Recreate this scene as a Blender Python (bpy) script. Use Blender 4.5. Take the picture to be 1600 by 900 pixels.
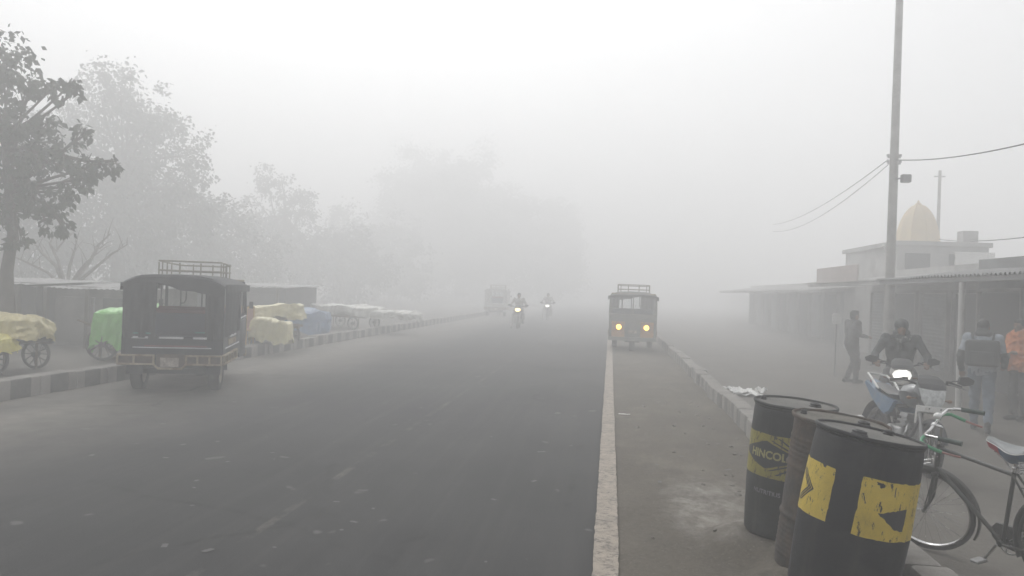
import bpy, bmesh, math, random
import numpy as np
from mathutils import Vector, Matrix, noise as mnoise

# ------------------------------------------------------------------ scene, camera, light
for o in list(bpy.data.objects):
    bpy.data.objects.remove(o)
S = bpy.context.scene
C = S.collection
R = math.radians
random.seed(7)

EYE = 1.8
yaw, pitch, roll = R(7.0), R(0.12), R(2.0)
fw = Vector((-math.sin(yaw) * math.cos(pitch), math.cos(yaw) * math.cos(pitch), math.sin(pitch)))
rt = fw.cross(Vector((0, 0, 1))).normalized()
up = rt.cross(fw)
r2 = rt * math.cos(roll) + up * math.sin(roll)
u2 = up * math.cos(roll) - rt * math.sin(roll)
cd = bpy.data.cameras.new('camera')
cam = bpy.data.objects.new('camera', cd)
C.objects.link(cam)
cam.matrix_world = Matrix(((r2.x, u2.x, -fw.x, 0), (r2.y, u2.y, -fw.y, 0), (r2.z, u2.z, -fw.z, EYE), (0, 0, 0, 1)))
cd.sensor_width = 36
cd.lens = 28.26
cd.clip_start = 0.05
cd.clip_end = 2000
S.camera = cam

SUN_EL, SUN_AZ = 50, -20          # azimuth measured from +Y towards +X
w = bpy.data.worlds.new('World')
S.world = w
w.use_nodes = True
nt = w.node_tree
bg = nt.nodes['Background']
sky = nt.nodes.new('ShaderNodeTexSky')
sky.sky_type = 'NISHITA'
sky.sun_disc = False
sky.sun_elevation = R(SUN_EL)
sky.sun_rotation = R(SUN_AZ)
sky.dust_density = 4.0
sky.air_density = 1.0
hs = nt.nodes.new('ShaderNodeHueSaturation')
hs.inputs['Saturation'].default_value = 0.10
nt.links.new(sky.outputs[0], hs.inputs['Color'])
nt.links.new(hs.outputs[0], bg.inputs['Color'])
bg.inputs['Strength'].default_value = 0.15

sl = bpy.data.lights.new('sun', 'SUN')
sl.energy = 1.2
sl.angle = R(40)
sl.color = (1.0, 0.98, 0.95)
so = bpy.data.objects.new('sun', sl)
C.objects.link(so)
el, az = R(SUN_EL), R(SUN_AZ)
sdir = Vector((math.sin(az) * math.cos(el), math.cos(az) * math.cos(el), math.sin(el)))
so.rotation_euler = sdir.to_track_quat('Z', 'Y').to_euler()
so.location = (0, 0, 60)

S.view_settings.view_transform = 'Standard'
S.view_settings.look = 'None'
S.view_settings.exposure = 0.26
S.view_settings.gamma = 1
S.view_settings.use_curve_mapping = False
S.render.engine = 'CYCLES'
S.cycles.use_denoising = True
S.cycles.denoiser = 'OPENIMAGEDENOISE'
S.cycles.max_bounces = 14
S.cycles.volume_bounces = 12
S.cycles.transparent_max_bounces = 12
S.cycles.sample_clamp_indirect = 6
S.cycles.use_adaptive_sampling = False
HAZE_DENSITY = 0.0285

# ------------------------------------------------------------------ helpers
class MB:
    """collects shapes and builds them as one mesh"""
    def __init__(s):
        s.v, s.f, s.m = [], [], []
    def raw(s, vs, fs, mi=0, M=None):
        n = len(s.v)
        s.v += [(M @ Vector(p)) if M is not None else Vector(p) for p in vs]
        s.f += [tuple(i + n for i in f) for f in fs]
        s.m += [mi] * len(fs)
        return s
    def bm(s, b, mi=0, M=None):
        b.verts.index_update()
        s.raw([v.co.copy() for v in b.verts], [[v.index for v in f.verts] for f in b.faces], mi, M)
        b.free()
        return s
    def box(s, c, d, mi=0, bevel=0.0, rot=None, seg=1):
        b = bmesh.new()
        bmesh.ops.create_cube(b, size=1)
        for v in b.verts:
            v.co = Vector((v.co.x * d[0], v.co.y * d[1], v.co.z * d[2]))
        if bevel:
            bmesh.ops.bevel(b, geom=b.edges[:], offset=bevel, segments=seg, affect='EDGES', profile=0.5)
        M = Matrix.Translation(Vector(c))
        if rot is not None:
            M = M @ (rot if isinstance(rot, Matrix) else Matrix.Rotation(rot[0], 4, rot[1]))
        return s.bm(b, mi, M)
    def tube(s, pts, r, seg=8, mi=0, closed=False):
        pts = [Vector(p) for p in pts]
        n = len(pts)
        rs = r if isinstance(r, (list, tuple)) else [r] * n
        T = []
        for i in range(n):
            if closed:
                t = pts[(i + 1) % n] - pts[i - 1]
            else:
                t = pts[min(i + 1, n - 1)] - pts[max(i - 1, 0)]
            T.append(t.normalized() if t.length > 1e-9 else Vector((0, 0, 1)))
        a = Vector((0, 0, 1)) if abs(T[0].z) < 0.9 else Vector((1, 0, 0))
        nrm = (a - T[0] * a.dot(T[0])).normalized()
        vs, fs = [], []
        for i in range(n):
            nrm = nrm - T[i] * nrm.dot(T[i])
            nrm.normalize()
            bn = T[i].cross(nrm)
            for k in range(seg):
                an = 2 * math.pi * k / seg
                vs.append(pts[i] + (nrm * math.cos(an) + bn * math.sin(an)) * rs[i])
        for i in range(n if closed else n - 1):
            j = (i + 1) % n
            for k in range(seg):
                l = (k + 1) % seg
                fs.append((i * seg + k, i * seg + l, j * seg + l, j * seg + k))
        if not closed:
            fs.append(tuple(range(seg))[::-1])
            fs.append(tuple((n - 1) * seg + k for k in range(seg)))
        return s.raw(vs, fs, mi)
    def lathe(s, prof, seg=32, mi=0, M=None, caps=True):
        vs, fs = [], []
        for r, z in prof:
            for k in range(seg):
                an = 2 * math.pi * k / seg
                vs.append((r * math.cos(an), r * math.sin(an), z))
        for i in range(len(prof) - 1):
            for k in range(seg):
                l = (k + 1) % seg
                fs.append((i * seg + k, i * seg + l, (i + 1) * seg + l, (i + 1) * seg + k))
        if caps:
            fs.append(tuple(range(seg))[::-1])
            fs.append(tuple((len(prof) - 1) * seg + k for k in range(seg)))
        return s.raw(vs, fs, mi, M)
    def ring(s, prof, seg=32, mi=0, M=None):
        """closed profile revolved (tyres, rims)"""
        vs, fs = [], []
        n = len(prof)
        for r, z in prof:
            for k in range(seg):
                an = 2 * math.pi * k / seg
                vs.append((r * math.cos(an), r * math.sin(an), z))
        for i in range(n):
            j = (i + 1) % n
            for k in range(seg):
                l = (k + 1) % seg
                fs.append((i * seg + k, i * seg + l, j * seg + l, j * seg + k))
        return s.raw(vs, fs, mi, M)
    def prism(s, poly, d, mi=0, M=None, bevel=0.0):
        """polygon (x, z) extruded along y, centred"""
        b = bmesh.new()
        a = [b.verts.new((p[0], -d / 2, p[1])) for p in poly]
        c = [b.verts.new((p[0], d / 2, p[1])) for p in poly]
        n = len(poly)
        b.faces.new(a)
        b.faces.new(c[::-1])
        for i in range(n):
            j = (i + 1) % n
            b.faces.new((a[j], a[i], c[i], c[j]))
        bmesh.ops.recalc_face_normals(b, faces=b.faces[:])
        if bevel:
            bmesh.ops.bevel(b, geom=b.edges[:], offset=bevel, segments=2, affect='EDGES', profile=0.5)
        return s.bm(b, mi, M)
    def ell(s, c, r, mi=0, M=None, u=16, v=10):
        b = bmesh.new()
        bmesh.ops.create_uvsphere(b, u_segments=u, v_segments=v, radius=1)
        for q in b.verts:
            q.co = Vector((q.co.x * r[0], q.co.y * r[1], q.co.z * r[2]))
        T = Matrix.Translation(Vector(c))
        return s.bm(b, mi, T @ M if M is not None else T)
    def cap(s, p0, p1, r0, r1, seg=14, mi=0):
        """closed tapered capsule"""
        p0, p1 = Vector(p0), Vector(p1)
        d = p1 - p0
        L = max(d.length, 1e-6)
        prof = []
        for i in range(6):
            an = math.pi / 2 * i / 5
            prof.append((max(r0 * math.sin(an), 1e-4), -r0 * math.cos(an)))
        for i in range(6):
            an = math.pi / 2 * i / 5
            prof.append((max(r1 * math.cos(an), 1e-4), L + r1 * math.sin(an)))
        M = Matrix.Translation(p0) @ d.to_track_quat('Z', 'Y').to_matrix().to_4x4()
        return s.lathe(prof, seg, mi, M)
    def grid(s, fn, nu, nv, mi=0):
        vs = [fn(i / nu, j / nv) for j in range(nv + 1) for i in range(nu + 1)]
        fs = [(j * (nu + 1) + i, j * (nu + 1) + i + 1, (j + 1) * (nu + 1) + i + 1, (j + 1) * (nu + 1) + i)
              for j in range(nv) for i in range(nu)]
        return s.raw(vs, fs, mi)
    def loft(s, rings, mi=0, caps=True):
        n = len(rings[0])
        vs = [p for r in rings for p in r]
        fs = []
        for i in range(len(rings) - 1):
            for k in range(n):
                l = (k + 1) % n
                fs.append((i * n + k, i * n + l, (i + 1) * n + l, (i + 1) * n + k))
        if caps:
            fs.append(tuple(range(n))[::-1])
            fs.append(tuple((len(rings) - 1) * n + k for k in range(n)))
        return s.raw(vs, fs, mi)
    def mesh(s, name, mats, sharp=0.6):
        me = bpy.data.meshes.new(name)
        me.from_pydata([tuple(v) for v in s.v], [], s.f)
        for m in (mats if isinstance(mats, (list, tuple)) else [mats]):
            me.materials.append(m)
        me.polygons.foreach_set('material_index', s.m)
        me.polygons.foreach_set('use_smooth', [True] * len(s.f))
        me.update()
        b = bmesh.new()
        b.from_mesh(me)
        bmesh.ops.recalc_face_normals(b, faces=b.faces[:])
        b.to_mesh(me)
        b.free()
        me.set_sharp_from_angle(angle=sharp)
        return me
    def build(s, name, mats, parent=None, sharp=0.6):
        o = bpy.data.objects.new(name, s.mesh(name, mats, sharp))
        C.objects.link(o)
        if parent:
            o.parent = parent
        return o

def tag(o, label, cat, group=None):
    o['label'] = label
    o['category'] = cat
    if group:
        o['group'] = group
    return o

def thing(name, label, cat, loc=(0, 0, 0), rz=0, group=None):
    o = bpy.data.objects.new(name, None)
    o.empty_display_size = 0.1
    C.objects.link(o)
    o.location = loc
    o.rotation_euler = (0, 0, rz)
    return tag(o, label, cat, group)

def struct(o, kind='structure'):
    o['kind'] = kind
    return o

def copy_tree(o, parent=None):
    c = o.copy()
    C.objects.link(c)
    if parent:
        c.parent = parent
    for ch in list(o.children):
        copy_tree(ch, c)
    return c

def nz(x, y=0.0, z=0.0):
    return mnoise.noise(Vector((x, y, z)))

def pm(name, rgb, rough=0.6, metal=0.0, var=0.2, scale=4.0, bump=0.0, bscale=40.0, dirt=None, dscale=3.0, damt=0.5, coat=0.0, spec=0.5):
    """procedural material: base colour varied by noise, dirt or wear patches, bump"""
    m = bpy.data.materials.new(name)
    m.use_nodes = True
    n, l = m.node_tree.nodes, m.node_tree.links
    p = n['Principled BSDF']
    p.inputs['Roughness'].default_value = rough
    p.inputs['Metallic'].default_value = metal
    p.inputs['Specular IOR Level'].default_value = spec
    if coat:
        p.inputs['Coat Weight'].default_value = coat
    tc = n.new('ShaderNodeTexCoord')
    t = n.new('ShaderNodeTexNoise')
    t.inputs['Scale'].default_value = scale
    t.inputs['Detail'].default_value = 6
    t.inputs['Roughness'].default_value = 0.65
    l.new(tc.outputs['Object'], t.inputs['Vector'])
    r = n.new('ShaderNodeValToRGB')
    r.color_ramp.elements[0].position = 0.3
    r.color_ramp.elements[1].position = 0.7
    r.color_ramp.elements[0].color = tuple(c * (1 - var) for c in rgb) + (1,)
    r.color_ramp.elements[1].color = tuple(min(1, c * (1 + var)) for c in rgb) + (1,)
    l.new(t.outputs['Fac'], r.inputs['Fac'])
    col = r.outputs['Color']
    if dirt is not None:
        t2 = n.new('ShaderNodeTexNoise')
        t2.inputs['Scale'].default_value = dscale
        t2.inputs['Detail'].default_value = 9
        t2.inputs['Roughness'].default_value = 0.7
        l.new(tc.outputs['Object'], t2.inputs['Vector'])
        r3 = n.new('ShaderNodeValToRGB')
        r3.color_ramp.elements[0].position = 0.62 - damt * 0.3
        r3.color_ramp.elements[1].position = 0.72 - damt * 0.1
        l.new(t2.outputs['Fac'], r3.inputs['Fac'])
        mx = n.new('ShaderNodeMixRGB')
        mx.inputs['Color2'].default_value = tuple(dirt) + (1,)
        l.new(r3.outputs['Color'], mx.inputs['Fac'])
        l.new(col, mx.inputs['Color1'])
        col = mx.outputs['Color']
        mr = n.new('ShaderNodeMapRange')
        mr.inputs['To Min'].default_value = rough
        mr.inputs['To Max'].default_value = min(1, rough + 0.35)
        l.new(r3.outputs['Color'], mr.inputs['Value'])
        l.new(mr.outputs['Result'], p.inputs['Roughness'])
    l.new(col, p.inputs['Base Color'])
    if bump:
        t4 = n.new('ShaderNodeTexNoise')
        t4.inputs['Scale'].default_value = bscale
        t4.inputs['Detail'].default_value = 5
        l.new(tc.outputs['Object'], t4.inputs['Vector'])
        b = n.new('ShaderNodeBump')
        b.inputs['Strength'].default_value = min(1, bump)
        b.inputs['Distance'].default_value = 0.02
        l.new(t4.outputs['Fac'], b.inputs['Height'])
        l.new(b.outputs['Normal'], p.inputs['Normal'])
    return m

def emat(name, rgb, strength):
    m = bpy.data.materials.new(name)
    m.use_nodes = True
    n, l = m.node_tree.nodes, m.node_tree.links
    p = n['Principled BSDF']
    p.inputs['Base Color'].default_value = (0.8, 0.8, 0.8, 1)
    p.inputs['Emission Color'].default_value = tuple(rgb) + (1,)
    p.inputs['Emission Strength'].default_value = strength
    return m

def glassmat(name, tint=(0.92, 0.93, 0.93), gloss=0.08):
    m = bpy.data.materials.new(name)
    m.use_nodes = True
    n, l = m.node_tree.nodes, m.node_tree.links
    n.remove(n['Principled BSDF'])
    a = n.new('ShaderNodeBsdfTransparent')
    a.inputs['Color'].default_value = tuple(tint) + (1,)
    g = n.new('ShaderNodeBsdfGlossy')
    g.inputs['Roughness'].default_value = 0.08
    x = n.new('ShaderNodeMixShader')
    x.inputs['Fac'].default_value = gloss
    l.new(a.outputs[0], x.inputs[1])
    l.new(g.outputs[0], x.inputs[2])
    l.new(x.outputs[0], n['Material Output'].inputs['Surface'])
    return m

def blob(mb, name, mat, parent, voxel=0.012, smooth=4, fold=0.0):
    """fuses overlapping closed shapes into one continuous skin"""
    me = mb.mesh(name + '_raw', [mat])
    t = bpy.data.objects.new(name + '_raw', me)
    C.objects.link(t)
    md = t.modifiers.new('r', 'REMESH')
    md.mode = 'VOXEL'
    md.voxel_size = voxel
    if smooth:
        sm = t.modifiers.new('s', 'SMOOTH')
        sm.iterations = smooth
        sm.factor = 0.5
    dg = bpy.context.evaluated_depsgraph_get()
    dg.update()
    out = bpy.data.meshes.new_from_object(t.evaluated_get(dg))
    out.name = name
    bpy.data.objects.remove(t)
    bpy.data.meshes.remove(me)
    out.materials.clear()
    out.materials.append(mat)
    if fold:
        nv = len(out.vertices)
        co = np.empty(nv * 3, np.float32)
        no = np.empty(nv * 3, np.float32)
        out.vertices.foreach_get('co', co)
        out.vertex_normals.foreach_get('vector', no)
        P = co.reshape(-1, 3)
        h = np.array([fold * ((1 - abs(nz(x * 6 + z * 3, y * 6, z * 9)) * 2.2 - .45) + .5 * nz(x * 22, y * 22, z * 16)) for x, y, z in P.tolist()], np.float32)
        out.vertices.foreach_set('co', (P + no.reshape(-1, 3) * h[:, None]).ravel())
        out.update()
    out.polygons.foreach_set('use_smooth', [True] * len(out.polygons))
    o = bpy.data.objects.new(name, out)
    C.objects.link(o)
    if parent:
        o.parent = parent
    return o

M = dict(
    black=pm('black_paint', (0.018, 0.019, 0.022), 0.42, var=0.3, dirt=(0.10, 0.095, 0.085), dscale=2.2, damt=0.35),
    rubber=pm('rubber', (0.022, 0.022, 0.022), 0.8, dirt=(0.12, 0.11, 0.095), dscale=5, damt=0.35),
    chrome=pm('chrome', (0.6, 0.6, 0.6), 0.22, 1.0, var=0.15, dirt=(0.22, 0.18, 0.14), dscale=12, damt=0.2),
    steel=pm('dull_steel', (0.32, 0.32, 0.32), 0.45, 0.8, var=0.25),
    dark_plastic=pm('dark_plastic', (0.03, 0.031, 0.034), 0.5, var=0.25, dirt=(0.12, 0.11, 0.10), dscale=4, damt=0.25),
    white=pm('white_paint', (0.72, 0.72, 0.70), 0.5, var=0.08, dirt=(0.35, 0.30, 0.25), dscale=8, damt=0.2),
    concrete=pm('concrete', (0.30, 0.29, 0.27), 0.9, var=0.25, scale=2.5, bump=0.4, dirt=(0.16, 0.15, 0.13), dscale=1.5, damt=0.5),
    plaster=pm('grey_plaster', (0.24, 0.23, 0.215), 0.9, var=0.2, scale=1.2, bump=0.2, dirt=(0.10, 0.10, 0.095), dscale=0.9, damt=0.5),
    wood=pm('bark', (0.085, 0.07, 0.055), 0.9, var=0.35, scale=6, bump=0.6),
    skin=pm('skin', (0.20, 0.115, 0.075), 0.55, var=0.1),
    hair=pm('black_hair', (0.012, 0.011, 0.011), 0.6, var=0.3, scale=30),
    glass=glassmat('window_glass'),
)

# ------------------------------------------------------------------ ground, road, kerbs
def nodes_for(name):
    m = bpy.data.materials.new(name)
    m.use_nodes = True
    n, l = m.node_tree.nodes, m.node_tree.links
    return m, n, l, n['Principled BSDF'], n.new('ShaderNodeTexCoord')

def noise_node(n, l, tc, scale, detail=8, rough=0.65, sc=(1, 1, 1)):
    mp = n.new('ShaderNodeMapping')
    mp.inputs['Scale'].default_value = sc
    l.new(tc.outputs['Object'], mp.inputs['Vector'])
    t = n.new('ShaderNodeTexNoise')
    t.inputs['Scale'].default_value = scale
    t.inputs['Detail'].default_value = detail
    t.inputs['Roughness'].default_value = rough
    l.new(mp.outputs[0], t.inputs['Vector'])
    return t.outputs['Fac']

def ramp(n, l, src, stops):
    r = n.new('ShaderNodeValToRGB')
    e = r.color_ramp.elements
    while len(e) < len(stops):
        e.new(0.5)
    for q, (p, c) in zip(e, stops):
        q.position = p
        q.color = (c, c, c, 1) if isinstance(c, (int, float)) else tuple(c) + (1,)
    l.new(src, r.inputs['Fac'])
    return r.outputs['Color']

def mixc(n, l, fac, a, b):
    x = n.new('ShaderNodeMixRGB')
    for sock, val in (('Fac', fac), ('Color1', a), ('Color2', b)):
        if hasattr(val, 'node'):
            l.new(val, x.inputs[sock])
        else:
            x.inputs[sock].default_value = val if isinstance(val, float) else tuple(val) + (1,)
    return x.outputs['Color']

def maths(n, l, op, a, b):
    x = n.new('ShaderNodeMath')
    x.operation = op
    for i, val in enumerate((a, b)):
        if hasattr(val, 'node'):
            l.new(val, x.inputs[i])
        else:
            x.inputs[i].default_value = val
    return x.outputs[0]

def bumpn(n, l, p, h, strength, dist=0.02):
    b = n.new('ShaderNodeBump')
    b.inputs['Strength'].default_value = strength
    b.inputs['Distance'].default_value = dist
    l.new(h, b.inputs['Height'])
    l.new(b.outputs['Normal'], p.inputs['Normal'])

def asphalt():
    m, n, l, p, tc = nodes_for('asphalt')
    sx = n.new('ShaderNodeSeparateXYZ')
    l.new(tc.outputs['Object'], sx.inputs[0])
    big = ramp(n, l, noise_node(n, l, tc, 0.35, 8, 0.6, (1, 0.35, 1)), [(0.3, (0.025, 0.026, 0.027)), (0.7, (0.046, 0.046, 0.046))])
    fine = ramp(n, l, noise_node(n, l, tc, 90, 3), [(0.38, (0.018, 0.018, 0.019)), (0.66, (0.074, 0.073, 0.071))])
    col = mixc(n, l, 0.35, big, fine)
    # dust swept towards the left kerb
    e = n.new('ShaderNodeMapRange')
    e.inputs['From Min'].default_value = -5.6
    e.inputs['From Max'].default_value = -7.9
    l.new(maths(n, l, 'ADD', sx.outputs[0], maths(n, l, 'MULTIPLY', noise_node(n, l, tc, 0.9, 6, 0.6, (1, 0.4, 1)), -1.6)), e.inputs['Value'])
    d1 = ramp(n, l, e.outputs[0], [(0.0, 0.0), (1.0, 0.85)])
    dustc = ramp(n, l, noise_node(n, l, tc, 3), [(0.3, (0.13, 0.12, 0.105)), (0.7, (0.24, 0.225, 0.20))])
    col = mixc(n, l, d1, col, dustc)
    # pale dried splashes and trodden specks
    fl = ramp(n, l, noise_node(n, l, tc, 3.2, 2, 0.5, (1, 0.8, 1)), [(0.70, 0.0), (0.74, 0.4)])
    col = mixc(n, l, fl, col, (0.26, 0.255, 0.24))
    st = ramp(n, l, noise_node(n, l, tc, 1.3, 8, 0.7, (1.5, 0.25, 1)), [(0.60, 0.0), (0.74, 0.30)])
    col = mixc(n, l, st, col, (0.105, 0.102, 0.096))
    # tyre-polished darker tracks
    tk = ramp(n, l, noise_node(n, l, tc, 0.8, 4, 0.5, (1, 0.06, 1)), [(0.52, 0.0), (0.7, 0.35)])
    col = mixc(n, l, tk, col, (0.028, 0.029, 0.030))
    vo = n.new('ShaderNodeTexVoronoi')
    vo.feature = 'DISTANCE_TO_EDGE'
    vo.inputs['Scale'].default_value = 0.33
    mpv = n.new('ShaderNodeMapping')
    l.new(tc.outputs['Object'], mpv.inputs['Vector'])
    wv = n.new('ShaderNodeTexNoise')
    wv.inputs['Scale'].default_value = 1.6
    wv.inputs['Detail'].default_value = 6
    l.new(tc.outputs['Object'], wv.inputs['Vector'])
    mxv = n.new('ShaderNodeMixRGB')
    mxv.inputs['Fac'].default_value = 0.22
    l.new(mpv.outputs[0], mxv.inputs['Color1'])
    l.new(wv.outputs['Color'], mxv.inputs['Color2'])
    l.new(mxv.outputs[0], vo.inputs['Vector'])
    ck = ramp(n, l, vo.outputs['Distance'], [(0.004, 0.6), (0.012, 0.0)])
    ckm = ramp(n, l, noise_node(n, l, tc, 0.5, 4), [(0.5, 0.0), (0.6, 1.0)])
    col = mixc(n, l, maths(n, l, 'MULTIPLY', ck, ckm), col, (0.016, 0.016, 0.016))
    ls = ramp(n, l, noise_node(n, l, tc, 3.0, 7, 0.65, (1.6, 0.05, 1)), [(0.48, 0.0), (0.72, 0.42)])
    col = mixc(n, l, ls, col, (0.080, 0.078, 0.074))
    # worn thin seam line
    sm = maths(n, l, 'ABSOLUTE', maths(n, l, 'ADD', sx.outputs[0], 2.46), 0)
    sm = ramp(n, l, sm, [(0.028, 1.0), (0.045, 0.0)])
    ww = ramp(n, l, noise_node(n, l, tc, 1.6, 8, 0.75, (1, 0.7, 1)), [(0.48, 0.0), (0.66, 0.6)])
    col = mixc(n, l, maths(n, l, 'MULTIPLY', sm, ww), col, (0.20, 0.19, 0.16))
    l.new(col, p.inputs['Base Color'])
    l.new(ramp(n, l, noise_node(n, l, tc, 0.5, 6), [(0.3, 0.75), (0.7, 0.92)]), p.inputs['Roughness'])
    p.inputs['Specular IOR Level'].default_value = 0.2
    bumpn(n, l, p, noise_node(n, l, tc, 70, 4), 0.35, 0.012)
    return m

def dusty():
    m, n, l, p, tc = nodes_for('dusty_shoulder')
    a = ramp(n, l, noise_node(n, l, tc, 1.1, 10, 0.65, (1, 0.6, 1)), [(0.30, (0.056, 0.048, 0.037)), (0.52, (0.100, 0.087, 0.068)), (0.72, (0.185, 0.164, 0.130))])
    b = ramp(n, l, noise_node(n, l, tc, 26, 6), [(0.3, (0.075, 0.066, 0.053)), (0.7, (0.21, 0.190, 0.158))])
    col = mixc(n, l, 0.3, a, b)
    # pale cement spill beside the drums
    sx = n.new('ShaderNodeSeparateXYZ')
    l.new(tc.outputs['Object'], sx.inputs[0])
    dx = maths(n, l, 'MULTIPLY', maths(n, l, 'SUBTRACT', sx.outputs[0], 0.95), 2.0)
    dy = maths(n, l, 'MULTIPLY', maths(n, l, 'SUBTRACT', sx.outputs[1], 6.9), 0.75)
    dd = maths(n, l, 'ADD', maths(n, l, 'MULTIPLY', dx, dx), maths(n, l, 'MULTIPLY', dy, dy))
    dd = maths(n, l, 'ADD', dd, maths(n, l, 'MULTIPLY', noise_node(n, l, tc, 2.2, 10, 0.75), 3.4))
    sp = ramp(n, l, dd, [(0.95, 0.75), (1.0, 0.0)]) if False else None
    mr = n.new('ShaderNodeMapRange')
    mr.inputs['From Min'].default_value = 2.6
    mr.inputs['From Max'].default_value = 1.3
    l.new(dd, mr.inputs['Value'])
    brk = ramp(n, l, noise_node(n, l, tc, 7.0, 10, 0.75, (1, .6, 1)), [(0.40, 0.1), (0.62, 1.0)])
    col = mixc(n, l, maths(n, l, 'MULTIPLY', mr.outputs[0], brk), col, (0.36, 0.34, 0.31))
    dmp = ramp(n, l, noise_node(n, l, tc, 1.5, 9, 0.7, (1, 0.45, 1)), [(0.56, 0.0), (0.68, 0.55)])
    col = mixc(n, l, dmp, col, (0.050, 0.045, 0.038))
    grit = ramp(n, l, noise_node(n, l, tc, 55, 3, 0.6), [(0.62, 0.0), (0.70, 0.7)])
    col = mixc(n, l, grit, col, (0.24, 0.22, 0.19))
    l.new(col, p.inputs['Base Color'])
    p.inputs['Roughness'].default_value = 0.95
    p.inputs['Specular IOR Level'].default_value = 0.2
    bumpn(n, l, p, noise_node(n, l, tc, 14, 8, 0.7), 0.6, 0.03)
    return m

def earth(name, a, b, s=0.8):
    m, n, l, p, tc = nodes_for(name)
    c1 = ramp(n, l, noise_node(n, l, tc, s, 9, 0.65), [(0.3, a), (0.7, b)])
    c2 = ramp(n, l, noise_node(n, l, tc, 22, 6), [(0.3, a), (0.75, b)])
    l.new(mixc(n, l, 0.35, c1, c2), p.inputs['Base Color'])
    p.inputs['Roughness'].default_value = 0.95
    p.inputs['Specular IOR Level'].default_value = 0.2
    bumpn(n, l, p, noise_node(n, l, tc, 18, 8, 0.7), 0.5, 0.03)
    return m

def worn_line():
    m, n, l, p, tc = nodes_for('worn_line_paint')
    a = ramp(n, l, noise_node(n, l, tc, 9, 8, 0.7), [(0.3, (0.25, 0.215, 0.175)), (0.7, (0.42, 0.365, 0.305))])
    wv = ramp(n, l, noise_node(n, l, tc, 16, 9, 0.75), [(0.39, 0.9), (0.50, 0.0)])
    l.new(mixc(n, l, wv, a, (0.11, 0.102, 0.09)), p.inputs['Base Color'])
    p.inputs['Roughness'].default_value = 0.85
    bumpn(n, l, p, noise_node(n, l, tc, 40, 6), 0.3, 0.01)
    return m

def kerb_paint(period, lo, hi, fade):
    m, n, l, p, tc = nodes_for('painted_kerb')
    sx = n.new('ShaderNodeSeparateXYZ')
    l.new(tc.outputs['Object'], sx.inputs[0])
    y = maths(n, l, 'FRACT', maths(n, l, 'DIVIDE', sx.outputs[1], period), 0)
    sq = ramp(n, l, y, [(0.49, 0.0), (0.51, 1.0)])
    wear = ramp(n, l, noise_node(n, l, tc, 2.2, 9, 0.7), [(0.35, 1.0), (0.65, fade)])
    worn = ramp(n, l, noise_node(n, l, tc, 7, 9, 0.7), [(0.3, (0.17, 0.16, 0.145)), (0.7, (0.27, 0.255, 0.235))])
    col = mixc(n, l, sq, lo, hi)
    col = mixc(n, l, wear, worn, col)
    # dust on everything that faces up
    g = n.new('ShaderNodeNewGeometry')
    sn = n.new('ShaderNodeSeparateXYZ')
    l.new(g.outputs['Normal'], sn.inputs[0])
    col = mixc(n, l, ramp(n, l, sn.outputs[2], [(0.5, 0.0), (0.9, 0.75)]), col, worn)
    l.new(col, p.inputs['Base Color'])
    p.inputs['Roughness'].default_value = 0.9
    bumpn(n, l, p, noise_node(n, l, tc, 12, 9, 0.7), 0.5, 0.03)
    return m

G_RIGHT = -0.1      # level of the forecourt beyond the right kerb
b = MB().grid(lambda u, v: ((u - .5) * 300, -20 + v * 300, G_RIGHT - 0.002), 60, 60)
struct(b.build('ground', earth('earth', (0.085, 0.078, 0.068), (0.17, 0.158, 0.14))))
b = MB().box((-4.15, 118, -0.075), (8.5, 276, 0.15))
struct(b.build('road', asphalt()))

def mound(x, y):
    h = 0.0
    for cx, cy, sx_, sy_, hh in ((1.24, 5.93, .36, .42, .115), (1.42, 5.28, .36, .5, .10), (1.29, 4.72, .42, .5, .125)):
        q = ((x - cx) / sx_) ** 2 + ((y - cy) / sy_) ** 2
        q += 0.5 * nz(x * 2.3, y * 2.3, 7)
        h = max(h, hh * max(0, min(1, (2.2 - q) / 1.4)) ** 1.3)
    return h

def shoulder(u, v):
    x = 0.02 + u * 1.84
    y = -2 + 74 * v ** 1.6
    z = 0.010 + 0.012 * (nz(x * 1.7, y * 1.1) + 1) * min(1, u * 3) + 0.02 * max(0, nz(x * 4, y * 3, 3)) * u
    z += mound(x, y)
    z += 0.05 * max(0, u - 0.8) * 5 * (0.5 + 0.5 * nz(y * 1.2, 5))
    return (x, y, z)
struct(MB().grid(shoulder, 46, 520).build('road_shoulder', dusty()))
b = MB().grid(lambda u, v: (-0.055 + u * 0.17 + (0.010 * nz(v * 700, u * 3) + 0.012 * nz(v * 90, u * 3)), 0.2 + v * 80, 0.036), 3, 1600)
struct(b.build('road_marking', worn_line()))
b = MB().box((-29.0, 118, -0.03), (40.4, 276, 0.26))
struct(b.build('pavement', earth('dusty_paving', (0.11, 0.103, 0.092), (0.19, 0.178, 0.16))))

def kerb(name, x0, x1, z0, z1, y0, y1, mat, flip):
    mb = MB()
    yv, i = y0, 0
    rnd = random.Random(3)
    while yv < y1:
        L = 0.8
        dz, dx = rnd.uniform(-.022, .016), rnd.uniform(-.02, .02)
        mb.box(((x0 + x1) / 2 + dx, yv + L / 2, (z0 + z1) / 2 + dz), (x1 - x0, L - 0.008, z1 - z0), bevel=rnd.uniform(.018, .045), rot=(rnd.uniform(-.022, .022), 'Z'), seg=2)
        yv += L
    return struct(mb.build(name, mat))
kerb('kerb', -8.62, -8.33, -0.1, 0.27, 3, 95, kerb_paint(0.8, (0.075, 0.075, 0.076), (0.33, 0.315, 0.29), 0.35), 1)
kerb('kerb', 1.78, 2.02, -0.15, 0.27, 1, 95, kerb_paint(0.62, (0.10, 0.095, 0.09), (0.27, 0.255, 0.23), 0.15), 1)

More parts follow.
